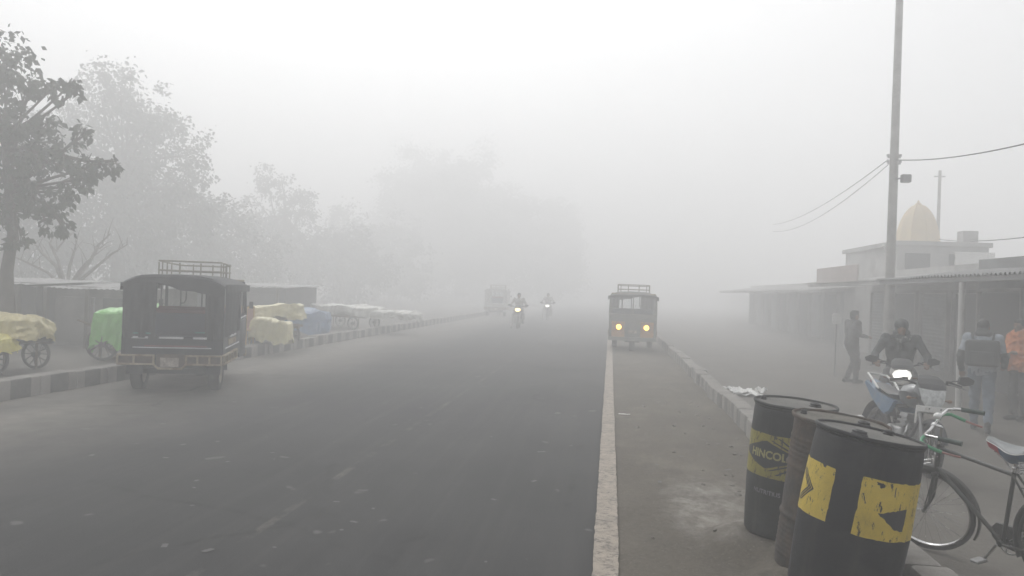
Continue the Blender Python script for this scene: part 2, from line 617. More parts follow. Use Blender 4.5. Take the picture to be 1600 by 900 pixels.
# ------------------------------------------------------------------ oil drums
def cyl_wrap(b, rf, off, ang0, step=0.012):
    """bends a flat bmesh drawn in (s, z) round a drum of profile rf(z)"""
    xs = [v.co.x for v in b.verts]
    zs = [v.co.z for v in b.verts]
    x = min(xs) + step
    while x < max(xs):
        bmesh.ops.bisect_plane(b, geom=b.verts[:] + b.edges[:] + b.faces[:], plane_co=(x, 0, 0), plane_no=(1, 0, 0))
        x += step
    z = min(zs) + 0.03
    while z < max(zs):
        bmesh.ops.bisect_plane(b, geom=b.verts[:] + b.edges[:] + b.faces[:], plane_co=(0, 0, z), plane_no=(0, 0, 1))
        z += 0.03
    for v in b.verts:
        r = rf(v.co.z) + off
        a = ang0 + v.co.x / 0.29 - math.pi / 2
        v.co = Vector((r * math.cos(a), r * math.sin(a), v.co.z))
    return b

def flat_poly(polys):
    b = bmesh.new()
    for p in polys:
        b.faces.new([b.verts.new((q[0], 0, q[1])) for q in p])
    bmesh.ops.triangulate(b, faces=b.faces[:])
    return b

def ragged(poly, amp, n=14, seed=1):
    rnd = random.Random(seed)
    out = []
    for i in range(len(poly)):
        a, c = Vector(poly[i]), Vector(poly[(i + 1) % len(poly)])
        for k in range(n):
            p = a.lerp(c, k / n)
            out.append((p.x + rnd.uniform(-amp, amp), p.y + rnd.uniform(-amp, amp)))
    return out

def text_bm(txt, size, bold=0.0):
    cu = bpy.data.curves.new('t', 'FONT')
    cu.body = txt
    cu.size = size
    cu.align_x = 'CENTER'
    cu.align_y = 'CENTER'
    cu.offset = bold
    cu.resolution_u = 3
    t = bpy.data.objects.new('t', cu)
    C.objects.link(t)
    dg = bpy.context.evaluated_depsgraph_get()
    dg.update()
    me = bpy.data.meshes.new_from_object(t.evaluated_get(dg))
    b = bmesh.new()
    b.from_mesh(me)
    for v in b.verts:
        v.co = Vector((v.co.x, 0, v.co.y))
    bpy.data.objects.remove(t)
    bpy.data.curves.remove(cu)
    bpy.data.meshes.remove(me)
    return b

def scratched(name, col, base, amt, dirtc=(0.10, 0.085, 0.05)):
    m, n, l, p, tc = nodes_for(name)
    a = ramp(n, l, noise_node(n, l, tc, 5, 8, 0.65), [(0.3, tuple(c * 0.72 for c in col)), (0.7, col)])
    g = ramp(n, l, noise_node(n, l, tc, 3.2, 9, 0.7, (1, 1, 0.5)), [(0.55, 0.0), (0.75, 0.6)])
    a = mixc(n, l, g, a, dirtc)
    k = ramp(n, l, noise_node(n, l, tc, 24, 9, 0.78, (1.6, 1.6, 0.6)), [(0.60 - amt * 0.05, 0.0), (0.625 - amt * 0.05, 1.0)])
    a = mixc(n, l, k, a, base)
    l.new(a, p.inputs['Base Color'])
    p.inputs['Roughness'].default_value = 0.5
    return m

def drum_mat(name, base, smudge, drip, rough, ds=2.4):
    m, n, l, p, tc = nodes_for(name)
    a = ramp(n, l, noise_node(n, l, tc, 3, 6), [(0.3, tuple(c * .65 for c in base)), (0.7, tuple(c * 1.35 for c in base))])
    s1 = ramp(n, l, noise_node(n, l, tc, ds, 9, 0.62), [(0.47, 0.0), (0.66, 0.75)])
    a = mixc(n, l, s1, a, smudge)
    s2 = ramp(n, l, noise_node(n, l, tc, 13, 6, 0.6, (1, 1, 0.07)), [(0.56, 0.0), (0.72, 0.55)])
    a = mixc(n, l, s2, a, drip)
    s3 = ramp(n, l, noise_node(n, l, tc, 40, 9, 0.8, (1, 1, 0.6)), [(0.66, 0.0), (0.70, 0.8)])
    a = mixc(n, l, s3, a, tuple(c * 1.5 for c in smudge))
    l.new(a, p.inputs['Base Color'])
    l.new(ramp(n, l, noise_node(n, l, tc, ds, 9, 0.62), [(0.4, rough), (0.65, min(1, rough + .35))]), p.inputs['Roughness'])
    p.inputs['Specular IOR Level'].default_value = 0.3
    bumpn(n, l, p, noise_node(n, l, tc, 8, 7), 0.2, 0.02)
    return m
DRUM_BLUE = drum_mat('drum_blue_black', (0.008, 0.009, 0.013), (0.062, 0.062, 0.060), (0.045, 0.040, 0.034), 0.42)
DRUM_WORN = drum_mat('drum_weathered_black', (0.018, 0.020, 0.021), (0.085, 0.09, 0.088), (0.065, 0.062, 0.055), 0.5, 3.2)
DRUM_RUST = pm('drum_rusty', (0.033, 0.028, 0.024), 0.75, var=0.4, scale=6, dirt=(0.105, 0.075, 0.055), dscale=4.5, damt=0.6, bump=0.4, bscale=30)
LID = pm('drum_lid_dust', (0.055, 0.055, 0.052), 0.75, var=0.3, scale=3, dirt=(0.165, 0.16, 0.145), dscale=3.0, damt=0.95, bump=0.15)
LID_RUST = pm('drum_lid_grit', (0.06, 0.055, 0.045), 0.9, var=0.3, scale=5, dirt=(0.15, 0.142, 0.12), dscale=6, damt=0.8, bump=0.5)
YEL = scratched('drum_yellow', (0.68, 0.50, 0.06), (0.02, 0.018, 0.016), 0.5, (0.20, 0.13, 0.03))
YEL_OLD = scratched('drum_old_yellow', (0.31, 0.265, 0.035), (0.03, 0.03, 0.025), 1.0, (0.12, 0.11, 0.05))
INK = pm('drum_print_black', (0.016, 0.0165, 0.018), 0.5, var=0.3)
PALE = scratched('drum_worn_print', (0.24, 0.25, 0.25), (0.05, 0.052, 0.053), 1.2)
YTXT = scratched('drum_logo_print', (0.42, 0.39, 0.14), (0.03, 0.03, 0.025), 0.6)

DR, DH = 0.29, 0.95
def bulge(z, b, dents=0.0):
    t = z / DH
    return DR * (0.93 + b * math.sin(math.pi * min(1, max(0, t * 0.94 + 0.03))) ** 0.75)

def drum(label, pos, lean_right, lean_back, kind, body, lidm, band):
    los = Vector((pos[0], pos[1], 0)).normalized()
    rgt = Vector((los.y, -los.x, 0))
    az_ = (Vector((0, 0, 1)) + rgt * math.tan(R(lean_right)) + los * math.tan(R(lean_back))).normalized()
    ay = (los - az_ * los.dot(az_)).normalized()
    ax = ay.cross(az_)
    t = thing('oil_drum', label, 'drum', pos, 0, 'bitumen drums by the kerb')
    t.matrix_world = Matrix(((ax.x, ay.x, az_.x, pos[0]), (ax.y, ay.y, az_.y, pos[1]), (ax.z, ay.z, az_.z, pos[2]), (0, 0, 0, 1)))
    seg = 96
    mb = MB()
    if kind == 'plastic':
        rf = lambda z: bulge(z, 0.075)
        prof = [(0.20, 0.0), (0.255, 0.004), (0.268, 0.02)] + [(rf(z), z) for z in [0.03 + (DH - 0.07) * i / 30 for i in range(31)]]
        prof += [(0.262, DH - 0.03), (0.266, DH - 0.026)]
    else:
        def rf(z):
            r = 0.272
            for zc in (0.32, 0.63):
                r += 0.011 * math.exp(-((z - zc) / 0.016) ** 2)
            for k in range(7):
                zc = 0.685 + k * 0.030
                if k < 5:
                    r += 0.0055 * math.exp(-((z - zc) / 0.009) ** 2)
                r += 0.005 * math.exp(-((z - (0.08 + k * 0.030)) / 0.009) ** 2)
            return r
        prof = [(0.20, 0.0), (0.27, 0.0), (0.272, 0.012)] + [(rf(z), z) for z in [0.02 + (DH - 0.05) * i / 130 for i in range(131)]]
    n0 = len(prof) * seg
    mb.lathe(prof, seg, 0)
    rnd = random.Random(len(label))
    o1, o2 = rnd.uniform(0, 9), rnd.uniform(0, 9)
    def dent(p):
        a = math.atan2(p.y, p.x)
        d = 0.006 * nz(math.cos(a) * 2 + o1, math.sin(a) * 2 + o2, p.z * 3) + 0.003 * nz(math.cos(a) * 6 + o1, math.sin(a) * 6, p.z * 9 + o2)
        return 1 + d * 2.2
    def dented(lst):
        for i, p in enumerate(lst):
            k = dent(p) if p.z < DH - 0.06 else 1
            lst[i] = Vector((p.x * k, p.y * k, p.z))
    # printed band, as thin skins on the body
    if band == 'front':
        top, bot = 0.742, 0.455
        left = [(-0.62, top + .01), (-0.232, top), (-0.226, top - 0.035), (-0.222, top - 0.062), (-0.212, top - 0.068), (-0.205, top - 0.034), (-0.206, top), (-0.146, top - 0.004), (-0.15, bot), (-0.62, bot)]
        right = [(-0.006, top), (0.46, top), (0.46, bot - .02), (-0.010, bot - .02)]
        mb.bm(cyl_wrap(flat_poly([ragged(left, 0.0034, 16, 3)]), rf, 0.0012, 0), 2)
        mb.bm(cyl_wrap(flat_poly([ragged(right, 0.0034, 18, 5)]), rf, 0.0012, 0), 2)
        tri = [(0.098, 0.571), (0.165, 0.592), (0.262, 0.612), (0.262, 0.49), (0.20, 0.50)]
        mb.bm(cyl_wrap(flat_poly([ragged(tri, 0.003, 8, 8)]), rf, 0.0024, 0), 3)
        for k in range(3):
            xa, w_ = -0.262 - k * .021, .0085
            for up_ in (1, -1):
                ch = [(xa, .594), (xa - w_ * 1.7, .594), (xa - .11 - w_, .594 + up_ * .088), (xa - .11 + w_ * .4, .594 + up_ * .088)]
                mb.bm(cyl_wrap(flat_poly([ragged(ch, 0.0010, 8, k)]), rf, 0.0024, 0), 3)
        mb.bm(cyl_wrap(flat_poly([ragged([(0.062, 0.732), (0.105, 0.728), (0.108, 0.716), (0.09, 0.70), (0.07, 0.72)], 0.004, 5, 11)]), rf, 0.0024, 0), 3)
        mb.bm(cyl_wrap(flat_poly([ragged([(0.165, 0.72), (0.17, 0.72), (0.172, 0.67), (0.167, 0.67)], 0.0012, 5, 12)]), rf, 0.0024, 0), 3)
        mb.bm(cyl_wrap(flat_poly([ragged([(0.005, 0.66), (0.012, 0.66), (0.03, 0.61), (0.026, 0.61)], 0.0012, 5, 13)]), rf, 0.0024, 0), 3)
    elif band == 'logo':
        mb.bm(cyl_wrap(flat_poly([ragged([(-0.56, 0.735), (0.45, 0.735), (0.45, 0.44), (-0.56, 0.44)], 0.003, 50, 3)]), rf, 0.0012, 0), 2)
        hexa = [(-0.400, 0.612), (-0.180, 0.692), (0.04, 0.612), (0.04, 0.577), (-0.180, 0.497), (-0.400, 0.577)]
        mb.bm(cyl_wrap(flat_poly([ragged(hexa, 0.0015, 10, 3)]), rf, 0.0024, 0), 3)
        for k in range(2):
            d = 0.018 + 0.022 * k
            for up_ in (1, -1):
                st = [(-0.150 + .05 * k, .594 + up_ * (.0867 + d)), (-0.130 + .05 * k, .594 + up_ * (.0867 + d)), (0.03, .594 + up_ * (.0235 + d)), (0.03, .594 + up_ * (.0115 + d))]
                mb.bm(cyl_wrap(flat_poly([ragged(st, 0.001, 6, k)]), rf, 0.0024, 0), 3)
    dented(mb.v)
    mb.build('body', [body, lidm, YEL if band == 'front' else YEL_OLD, INK], t, sharp=0.9)
    if band == 'logo':
        m2 = MB()
        m2.bm(cyl_wrap(text_bm('HINCOL', 0.076, 0.0026), lambda z: rf(z + 0.594), 0.0036, R(-33.5)), 0, Matrix.Translation((0, 0, 0.594)))
        dented(m2.v)
        m2.build('lettering', YTXT, t)
        m2 = MB()
        m2.bm(cyl_wrap(text_bm('NUTRITIUS', 0.042, 0.0008), lambda z: rf(z + 0.335), 0.0020, R(-30)), 0, Matrix.Translation((0, 0, 0.335)))
        dented(m2.v)
        m2.build('lettering', PALE, t)
    # rolled rim
    m2 = MB()
    rp = []
    rr = 0.281 if kind == 'plastic' else 0.283
    for i in range(10):
        a = 2 * math.pi * i / 10
        rp.append((rr + 0.0085 * math.cos(a), DH - 0.012 + 0.0125 * math.sin(a)))
    m2.ring(rp, seg)
    if kind == 'plastic':
        m2.ring([(0.262, DH - 0.05), (0.272, DH - 0.046), (0.280, DH - 0.034), (0.283, DH - 0.028), (0.274, DH - 0.024), (0.262, DH - 0.024)], seg)
    for i, p in enumerate(m2.v):
        a = math.atan2(p.y, p.x)
        m2.v[i] = p * (1 + 0.006 * nz(math.cos(a) * 1.5 + o1, math.sin(a) * 1.5 + o2)) if kind == 'plastic' else Vector((p.x * (1 + .012 * nz(math.cos(a) * 3 + o1, math.sin(a) * 3)), p.y * (1 + .012 * nz(math.cos(a) * 3 + o1, math.sin(a) * 3)), p.z + 0.010 * nz(math.cos(a) * 3, math.sin(a) * 3, o1)))
    m2.build('rim', body, t, sharp=0.9)
    # sunken lid with dust
    m2 = MB()
    rings = [(0.272, DH - 0.014), (0.262, DH - 0.020), (0.250, DH - 0.021), (0.243, DH - 0.014), (0.235, DH - 0.012), (0.12, DH - 0.010), (0.002, DH - 0.009)]
    m2.lathe(rings, seg, 0, caps=False)
    for i, p in enumerate(m2.v):
        if math.hypot(p.x, p.y) < 0.24:
            m2.v[i] = p + Vector((0, 0, 0.008 * nz(p.x * 6 + o1, p.y * 6 + o2)))
    m2.build('lid', lidm, t, sharp=0.9)
    for (ax_, ay_, rr_) in (((-0.06, -0.175, 0.038), (0.10, 0.16, 0.026)) if band == 'front' else ((0.13, -0.02, 0.036), (-0.22, 0.02, 0.018))):
        m3 = MB()
        m3.lathe([(rr_ * 1.15, DH - 0.016), (rr_ * 1.15, DH - 0.004), (rr_, DH - 0.002), (rr_, DH + 0.010), (rr_ * 0.9, DH + 0.013), (rr_ * 0.75, DH + 0.012), (rr_ * 0.7, DH + 0.004), (0.002, DH + 0.004)], 24, 0, Matrix.Translation((ax_, ay_, 0)), caps=False)
        m3.box((ax_, ay_, DH + 0.006), (rr_ * 1.3, rr_ * 0.22, 0.010))
        m3.build('bung', M['dark_plastic'], t)
    return t

drum('black plastic drum with faded yellow HINCOL band, farthest left of three drums', (1.29, 5.97, 0.12), 3.2, -1.0, 'plastic', DRUM_WORN, LID, 'logo')
drum('rusty brown ribbed steel drum squeezed between two black plastic drums', (1.355, 5.25, 0.125), 6.0, -1.0, 'steel', DRUM_RUST, LID_RUST, None)
drum('nearest black drum with bright scratched yellow patches and dusty lid', (1.31, 4.67, 0.145), 8.5, 2.0, 'plastic', DRUM_BLUE, LID, 'front')

# ------------------------------------------------------------------ wheels
RX = Matrix.Rotation(R(90), 4, 'X')      # lathe axis z -> y
def spoked_wheel(parent, name, c, rad, tw, spokes, rimmat, hubr=0.02, hubw=0.09, spoke_r=0.0016, M0=Matrix.Identity(4)):
    """wheel in the local xz plane: tyre mesh with rim, hub and spokes as a sub-part"""
    A = M0 @ Matrix.Translation(Vector(c)) @ RX
    mb = MB()
    n = 10
    mb.ring([(rad - tw / 2 + tw / 2 * math.cos(2 * math.pi * i / n), tw / 2 * math.sin(2 * math.pi * i / n)) for i in range(n)], 56, 0, A)
    o = mb.build(name, M['rubber'], parent)
    m2 = MB()
    rr = rad - tw * 0.95
    m2.ring([(rr + tw * .25, -tw * .36), (rr + tw * .25, tw * .36), (rr - tw * .12, tw * .30), (rr - tw * .12, -tw * .30)], 56, 0, A)
    m2.lathe([(hubr * .5, -hubw / 2), (hubr, -hubw / 2 + .004), (hubr, -hubw / 2 + .012), (hubr * .55, -hubw / 2 + .016), (hubr * .55, hubw / 2 - .016), (hubr, hubw / 2 - .012), (hubr, hubw / 2 - .004), (hubr * .5, hubw / 2)], 16, 0, A)
    for k in range(spokes):
        a = 2 * math.pi * k / spokes
        a0 = a + (0.9 if k % 4 < 2 else -0.9) * (1 if spokes > 20 else 0.0)
        sd = 1 if k % 2 else -1
        p0 = A @ Vector((hubr * .9 * math.cos(a0), hubr * .9 * math.sin(a0), sd * (hubw / 2 - .009)))
        p1 = A @ Vector((rr * math.cos(a), rr * math.sin(a), 0))
        m2.tube([p0, p1], spoke_r, 4)
    m2.build('rim', rimmat, o)
    return o

# ------------------------------------------------------------------ bicycle
def arc(cx, cz, r, a0, a1, n, y=0.0):
    return [(cx + r * math.cos(R(a0 + (a1 - a0) * i / n)), y, cz + r * math.sin(R(a0 + (a1 - a0) * i / n))) for i in range(n + 1)]

def bicycle():
    t = thing('bicycle', 'black roadster bicycle with green-sleeved brake levers and blue padded saddle', 'bicycle')
    FR = pm('frame_green_black', (0.020, 0.023, 0.019), 0.42, var=0.3, dirt=(0.085, 0.08, 0.07), dscale=6, damt=0.35)
    GREEN = pm('green_sleeve', (0.055, 0.30, 0.14), 0.5, var=0.2, dirt=(0.12, 0.16, 0.12), dscale=20, damt=0.3)
    DGREEN = pm('grip_green', (0.018, 0.045, 0.034), 0.55, var=0.3)
    PINK = pm('faded_red_sleeve', (0.36, 0.17, 0.15), 0.6, var=0.2)
    # x forward, y left; front hub at x = 0, rear hub at x = -1.16
    bb = Vector((-0.68, 0, 0.29))
    seat_top = Vector((-0.845, 0, 0.83))
    head_lo, head_hi = Vector((-0.135, 0, 0.67)), Vector((-0.20, 0, 0.885))
    mb = MB()
    mb.tube([head_lo, head_hi], 0.018, 12)
    mb.tube([head_hi + Vector((0.008, 0, -0.03)), seat_top + Vector((0.01, 0, -0.03))], 0.0145, 12)
    mb.tube([head_lo + Vector((-0.008, 0, 0.03)), bb], 0.0165, 12)
    mb.tube([bb, seat_top], 0.0145, 12)
    mb.tube([bb + Vector((0, -0.035, 0)), bb + Vector((0, 0.035, 0))], 0.021, 12)
    for s in (-1, 1):
        mb.tube([seat_top + Vector((0.005, s * .018, -0.02)), (-1.16, s * .06, 0.35)], 0.008, 8)
        mb.tube([bb + Vector((-.03, s * .03, 0)), (-1.16, s * .06, 0.35)], 0.009, 8)
    mb.build('frame', FR, t)
    # chain side
    mb = MB()
    mb.ring([(0.085, -.003), (0.095, -.003), (0.095, .003), (0.085, .003)], 32, 0, Matrix.Translation((bb.x, -0.045, bb.z)) @ RX)
    for k in range(5):
        a = k * 2 * math.pi / 5
        mb.tube([(bb.x, -.045, bb.z), (bb.x + .087 * math.cos(a), -.045, bb.z + .087 * math.sin(a))], .006, 6)
    for s in (-1, 1):
        mb.tube([(bb.x, s * .055, bb.z), (bb.x + s * .10, s * .075, bb.z - s * .13)], .009, 8)
        mb.box((bb.x + s * .10, s * .12, bb.z - s * .13), (.075, .085, .022), bevel=.006)
    mb.build('crank', M['steel'], t)
    mb = MB()
    mb.loft([[(x, y, z) for (y, z) in ((-.062, zt), (-.040, zt), (-.040, zb), (-.062, zb))] for x, zt, zb in ((-0.55, .35, .29), (-0.60, .40, .245), (-.72, .405, .235), (-1.0, .395, .285), (-1.2, .375, .315))])
    mb.build('chain_guard', FR, t)
    spoked_wheel(t, 'rear_wheel', (-1.16, 0, 0.35), 0.345, 0.042, 40, M['chrome'], hubw=.11)
    # steered assembly
    ax0, ax1 = head_lo, head_hi
    axis = (ax1 - ax0).normalized()
    ST = Matrix.Translation(ax0) @ Matrix.Rotation(R(31), 4, axis) @ Matrix.Translation(-ax0)
    spoked_wheel(t, 'front_wheel', (0, 0, 0.35), 0.345, 0.042, 32, M['chrome'], M0=ST)
    mb = MB()
    crown = head_lo - axis * 0.02
    mb.box(crown, (.05, .105, .03), bevel=.008)
    for s in (-1, 1):
        c0 = crown + Vector((0, s * .042, 0))
        mb.tube([c0 + Vector((-0.005, 0, 0.012)), c0 + Vector((.035, s * .005, -.10)), c0 + Vector((.075, s * .006, -.22)), Vector((0, s * .055, .35))], [.013, .013, .011, .008], 8)
        mb.tube([c0 + Vector((-.004, s * .01, .02)), Vector((.0, s * .066, .35))], .004, 6)
    mb.v = [ST @ p for p in mb.v]
    mb.build('fork', FR, t)
    def guard(name, cx, cz, a0, a1, MM):
        mb = MB()
        rings = []
        for i in range(29):
            a = R(a0 + (a1 - a0) * i / 28)
            ring_ = []
            for (dr, yy) in ((0, -.030), (.013, -.020), (.018, 0), (.013, .020), (0, .030), (.009, .018), (.014, 0), (.009, -.018)):
                rr = .362 + dr
                ring_.append(MM @ Vector((cx + rr * math.cos(a), yy, cz + rr * math.sin(a))))
            rings.append(ring_)
        mb.loft(rings)
        return mb.build(name, FR, t)
    guard('front_mudguard', 0, .35, 58, 215, ST)
    guard('rear_mudguard', -1.16, .35, -18, 205, Matrix.Identity(4))
    # handlebar: stem, cross bar swept back, brake rods
    hb = MB()
    top = head_hi + axis * 0.14
    hb.tube([head_hi, top], .011, 10)
    hb.tube([top, top + Vector((.045, 0, .012))], .012, 10)
    f0 = top + Vector((.05, 0, .012))
    for s in (-1, 1):
        hb.tube([f0, f0 + Vector((0.0, s * .10, .0)), f0 + Vector((-.004, s * .20, .012)), f0 + Vector((-.03, s * .25, .024)), f0 + Vector((-.08, s * .268, .022)), f0 + Vector((-.24, s * .278, -.012))], .0115, 10)
    hb.box(f0, (.035, .05, .036), bevel=.008)
    hb.v = [ST @ p for p in hb.v]
    handle = hb.build('handlebar', M['chrome'], t)
    for s in (-1, 1):
        g = MB()
        g.tube([f0 + Vector((-.115, s * .2705, .015)), f0 + Vector((-.12, s * .271, .0145)), f0 + Vector((-.255, s * .279, -.0145)), f0 + Vector((-.262, s * .279, -.016))], [.020, .017, .017, .020], 10)
        g.v = [ST @ p for p in g.v]
        g.build('grip', DGREEN, handle)
    # brake rods with green sleeves that curve under the bars
    for s in (-1, 1):
        g = MB()
        q = f0 + Vector((.018, 0, -.022))
        pts = [q + Vector((0.0, s * .085, 0)), q + Vector((.005, s * .20, .004)), q + Vector((-.005, s * .262, .004)), q + Vector((-.045, s * .290, -.010)), q + Vector((-.11, s * .29, -.046)), q + Vector((-.14, s * .286, -.060))]
        g.tube(pts, .0125, 8, 0)
        g.tube([pts[-1], q + Vector((-.19, s * .278, -.08)), q + Vector((-.25, s * .27, -.10))], .0078, 8, 1)
        g.v = [ST @ p for p in g.v]
        g.build('brake_lever', [GREEN, PINK], t)
    g = MB()
    q = f0 + Vector((.018, 0, -.022))
    g.tube([q + Vector((0, -.10, 0)), q + Vector((0, .10, 0))], .005, 8)
    for yy in (.055, -.05):
        g.tube([q + Vector((0, yy, 0)), q + Vector((.02, yy * .7, -.10)), q + Vector((.045, yy * .6, -.26)), Vector((.02, yy * .9, .72)), Vector((.0, .03 if yy > 0 else -.03, .76))], .004, 6)
    g.tube([q + Vector((.012, .055, -.03)), q + Vector((.05, .02, -.13)), q + Vector((.03, -.02, -.2)), q + Vector((.0, .02, -.22))], .0035, 6)
    g.box(Vector((.02, .035, .735)), (.02, .02, .035), bevel=.004)
    g.v = [ST @ p for p in g.v]
    g.build('brake_rod', M['chrome'], t)
    # bell dome
    g = MB()
    g.ell(f0 + Vector((-.01, -.075, .045)), (.030, .030, .022))
    g.lathe([(.006, 0), (.006, .04)], 8, 0, Matrix.Translation(f0 + Vector((-.01, -.075, 0))))
    g.tube([f0 + Vector((-.03, -.09, .04)), f0 + Vector((-.055, -.13, .055))], [.006, .010], 8)
    g.v = [ST @ p for p in g.v]
    g.build('bell', M['white'], t)
    # saddle: grey padded top with white piping, red nose side, blue skirt
    GREY = pm('saddle_grey', (0.17, 0.185, 0.19), 0.45, var=0.15, dirt=(0.27, 0.27, 0.26), dscale=7, damt=0.35)
    BLUE = pm('saddle_blue', (0.022, 0.075, 0.155), 0.4, var=0.25)
    RED = pm('saddle_red', (0.38, 0.035, 0.055), 0.45, var=0.25)
    WH = pm('saddle_piping', (0.55, 0.55, 0.53), 0.5)
    sx0, sz0 = -0.85, 0.965
    def sec(u):                      # u 0 nose .. 1 tail
        x = sx0 + 0.19 - u * 0.36
        wd = 0.038 + 0.078 * (0.5 - 0.5 * math.cos(math.pi * min(1, max(0, (u - 0.15) / 0.8)))) 
        if u > 0.9:
            wd *= math.sqrt(max(0.05, 1 - ((u - 0.9) / 0.105) ** 2))
        if u < 0.08:
            wd *= math.sqrt(max(0.08, 1 - ((0.08 - u) / 0.085) ** 2))
        zt = sz0 + 0.050 * (1 - u) ** 2.2 + 0.045 * max(0, u - .5) ** 1.3 * 1.6
        return x, wd, zt
    NS = 26
    sd = MB()
    rings = []
    for i in range(NS + 1):
        x, wd, zt = sec(i / NS)
        rings.append([(x, wd * math.cos(R(a)), zt + 0.020 * math.sin(R(a)) - (0.006 if 60 < a < 120 else 0)) for a in range(0, 181, 15)])
    n = len(rings[0])
    vs = [p for r_ in rings for p in r_]
    sd.raw(vs, [(i * n + k, i * n + k + 1, (i + 1) * n + k + 1, (i + 1) * n + k) for i in range(NS) for k in range(n - 1)] + [tuple(range(n)), tuple(NS * n + k for k in range(n))[::-1]], 0)
    saddle = sd.build('saddle', [GREY], t)
    sk = MB()
    for s in (-1, 1):
        for i in range(NS):
            a, c = sec(i / NS), sec((i + 1) / NS)
            dp = lambda u: 0.062 * (0.8 + 0.5 * math.exp(-((u - .55) / .25) ** 2)) 
            d0, d1 = dp(i / NS), dp((i + 1) / NS)
            mi = 1 if i < NS * 0.30 else 0
            sk.raw([(a[0], s * a[1], a[2]), (c[0], s * c[1], c[2]), (c[0], s * c[1] * .9, c[2] - d1 * .55), (a[0], s * a[1] * .9, a[2] - d0 * .55), (c[0], s * c[1] * .62, c[2] - d1), (a[0], s * a[1] * .62, a[2] - d0)], [(0, 1, 2, 3), (3, 2, 4, 5)], mi)
    a = sec(1.0)
    sk.raw([(a[0], -a[1], a[2]), (a[0], a[1], a[2]), (a[0] + .02, a[1] * .7, a[2] - .05), (a[0] + .02, -a[1] * .7, a[2] - .05)], [(0, 1, 2, 3)], 0)
    sk.build('skirt', [BLUE, RED], saddle)
    pp = MB()
    for s in (-1, 1):
        pp.tube([(sec(i / NS)[0], s * (sec(i / NS)[1] + .001), sec(i / NS)[2] + .001) for i in range(NS + 1)], .0032, 6)
    pp.build('piping', WH, saddle)
    sp = MB()
    for s in (-1, 1):
        c0 = Vector((sx0 - .115, s * .058, sz0 - .115))
        pts = [c0 + Vector((.022 * math.cos(k * .7), .022 * math.sin(k * .7), k * .0017)) for k in range(55)]
        sp.tube(pts, .0042, 6)
        sp.tube([c0, c0 + Vector((.06, -s * .02, -.012)), seat_top + Vector((0, s * .02, .0))], .006, 6)
        sp.tube([(sx0 + .15, s * .012, sz0 - .02), (sx0 + .05, s * .03, sz0 - .06), seat_top + Vector((0, s * .025, .01))], .006, 6)
    sp.tube([seat_top, seat_top + Vector((-.02, 0, .06))], .012, 10)
    sp.box(seat_top + Vector((-.03, 0, .02)), (.04, .07, .04), bevel=.006)
    sp.build('saddle_spring', M['chrome'], t)
    # carrier
    cr = MB()
    cr.tube([(-.93, .055, .75), (-1.30, .06, .76), (-1.32, 0, .76), (-1.30, -.06, .76), (-.93, -.055, .75)], .006, 6)
    for s in (-1, 1):
        cr.tube([(-1.22, s * .06, .76), (-1.16, s * .068, .35)], .005, 6)
    for x in (-1.0, -1.1, -1.2):
        cr.tube([(x, -.057, .757), (x, .057, .757)], .005, 6)
    cr.build('carrier', FR, t)
    st = MB()
    st.tube([(-.95, .05, .30), (-1.02, .16, -.0)], .009, 8)
    st.build('side_stand', M['steel'], t)
    return t
bike = bicycle()
fx, fy = 2.52, 6.53
hd = math.atan2(0.92, -0.36)
bike.location = (fx, fy, G_RIGHT)
bike.rotation_mode = 'XYZ'
bike.matrix_world = Matrix.Translation((fx, fy, G_RIGHT)) @ Matrix.Rotation(hd, 4, 'Z') @ Matrix.Rotation(R(-10), 4, 'X')

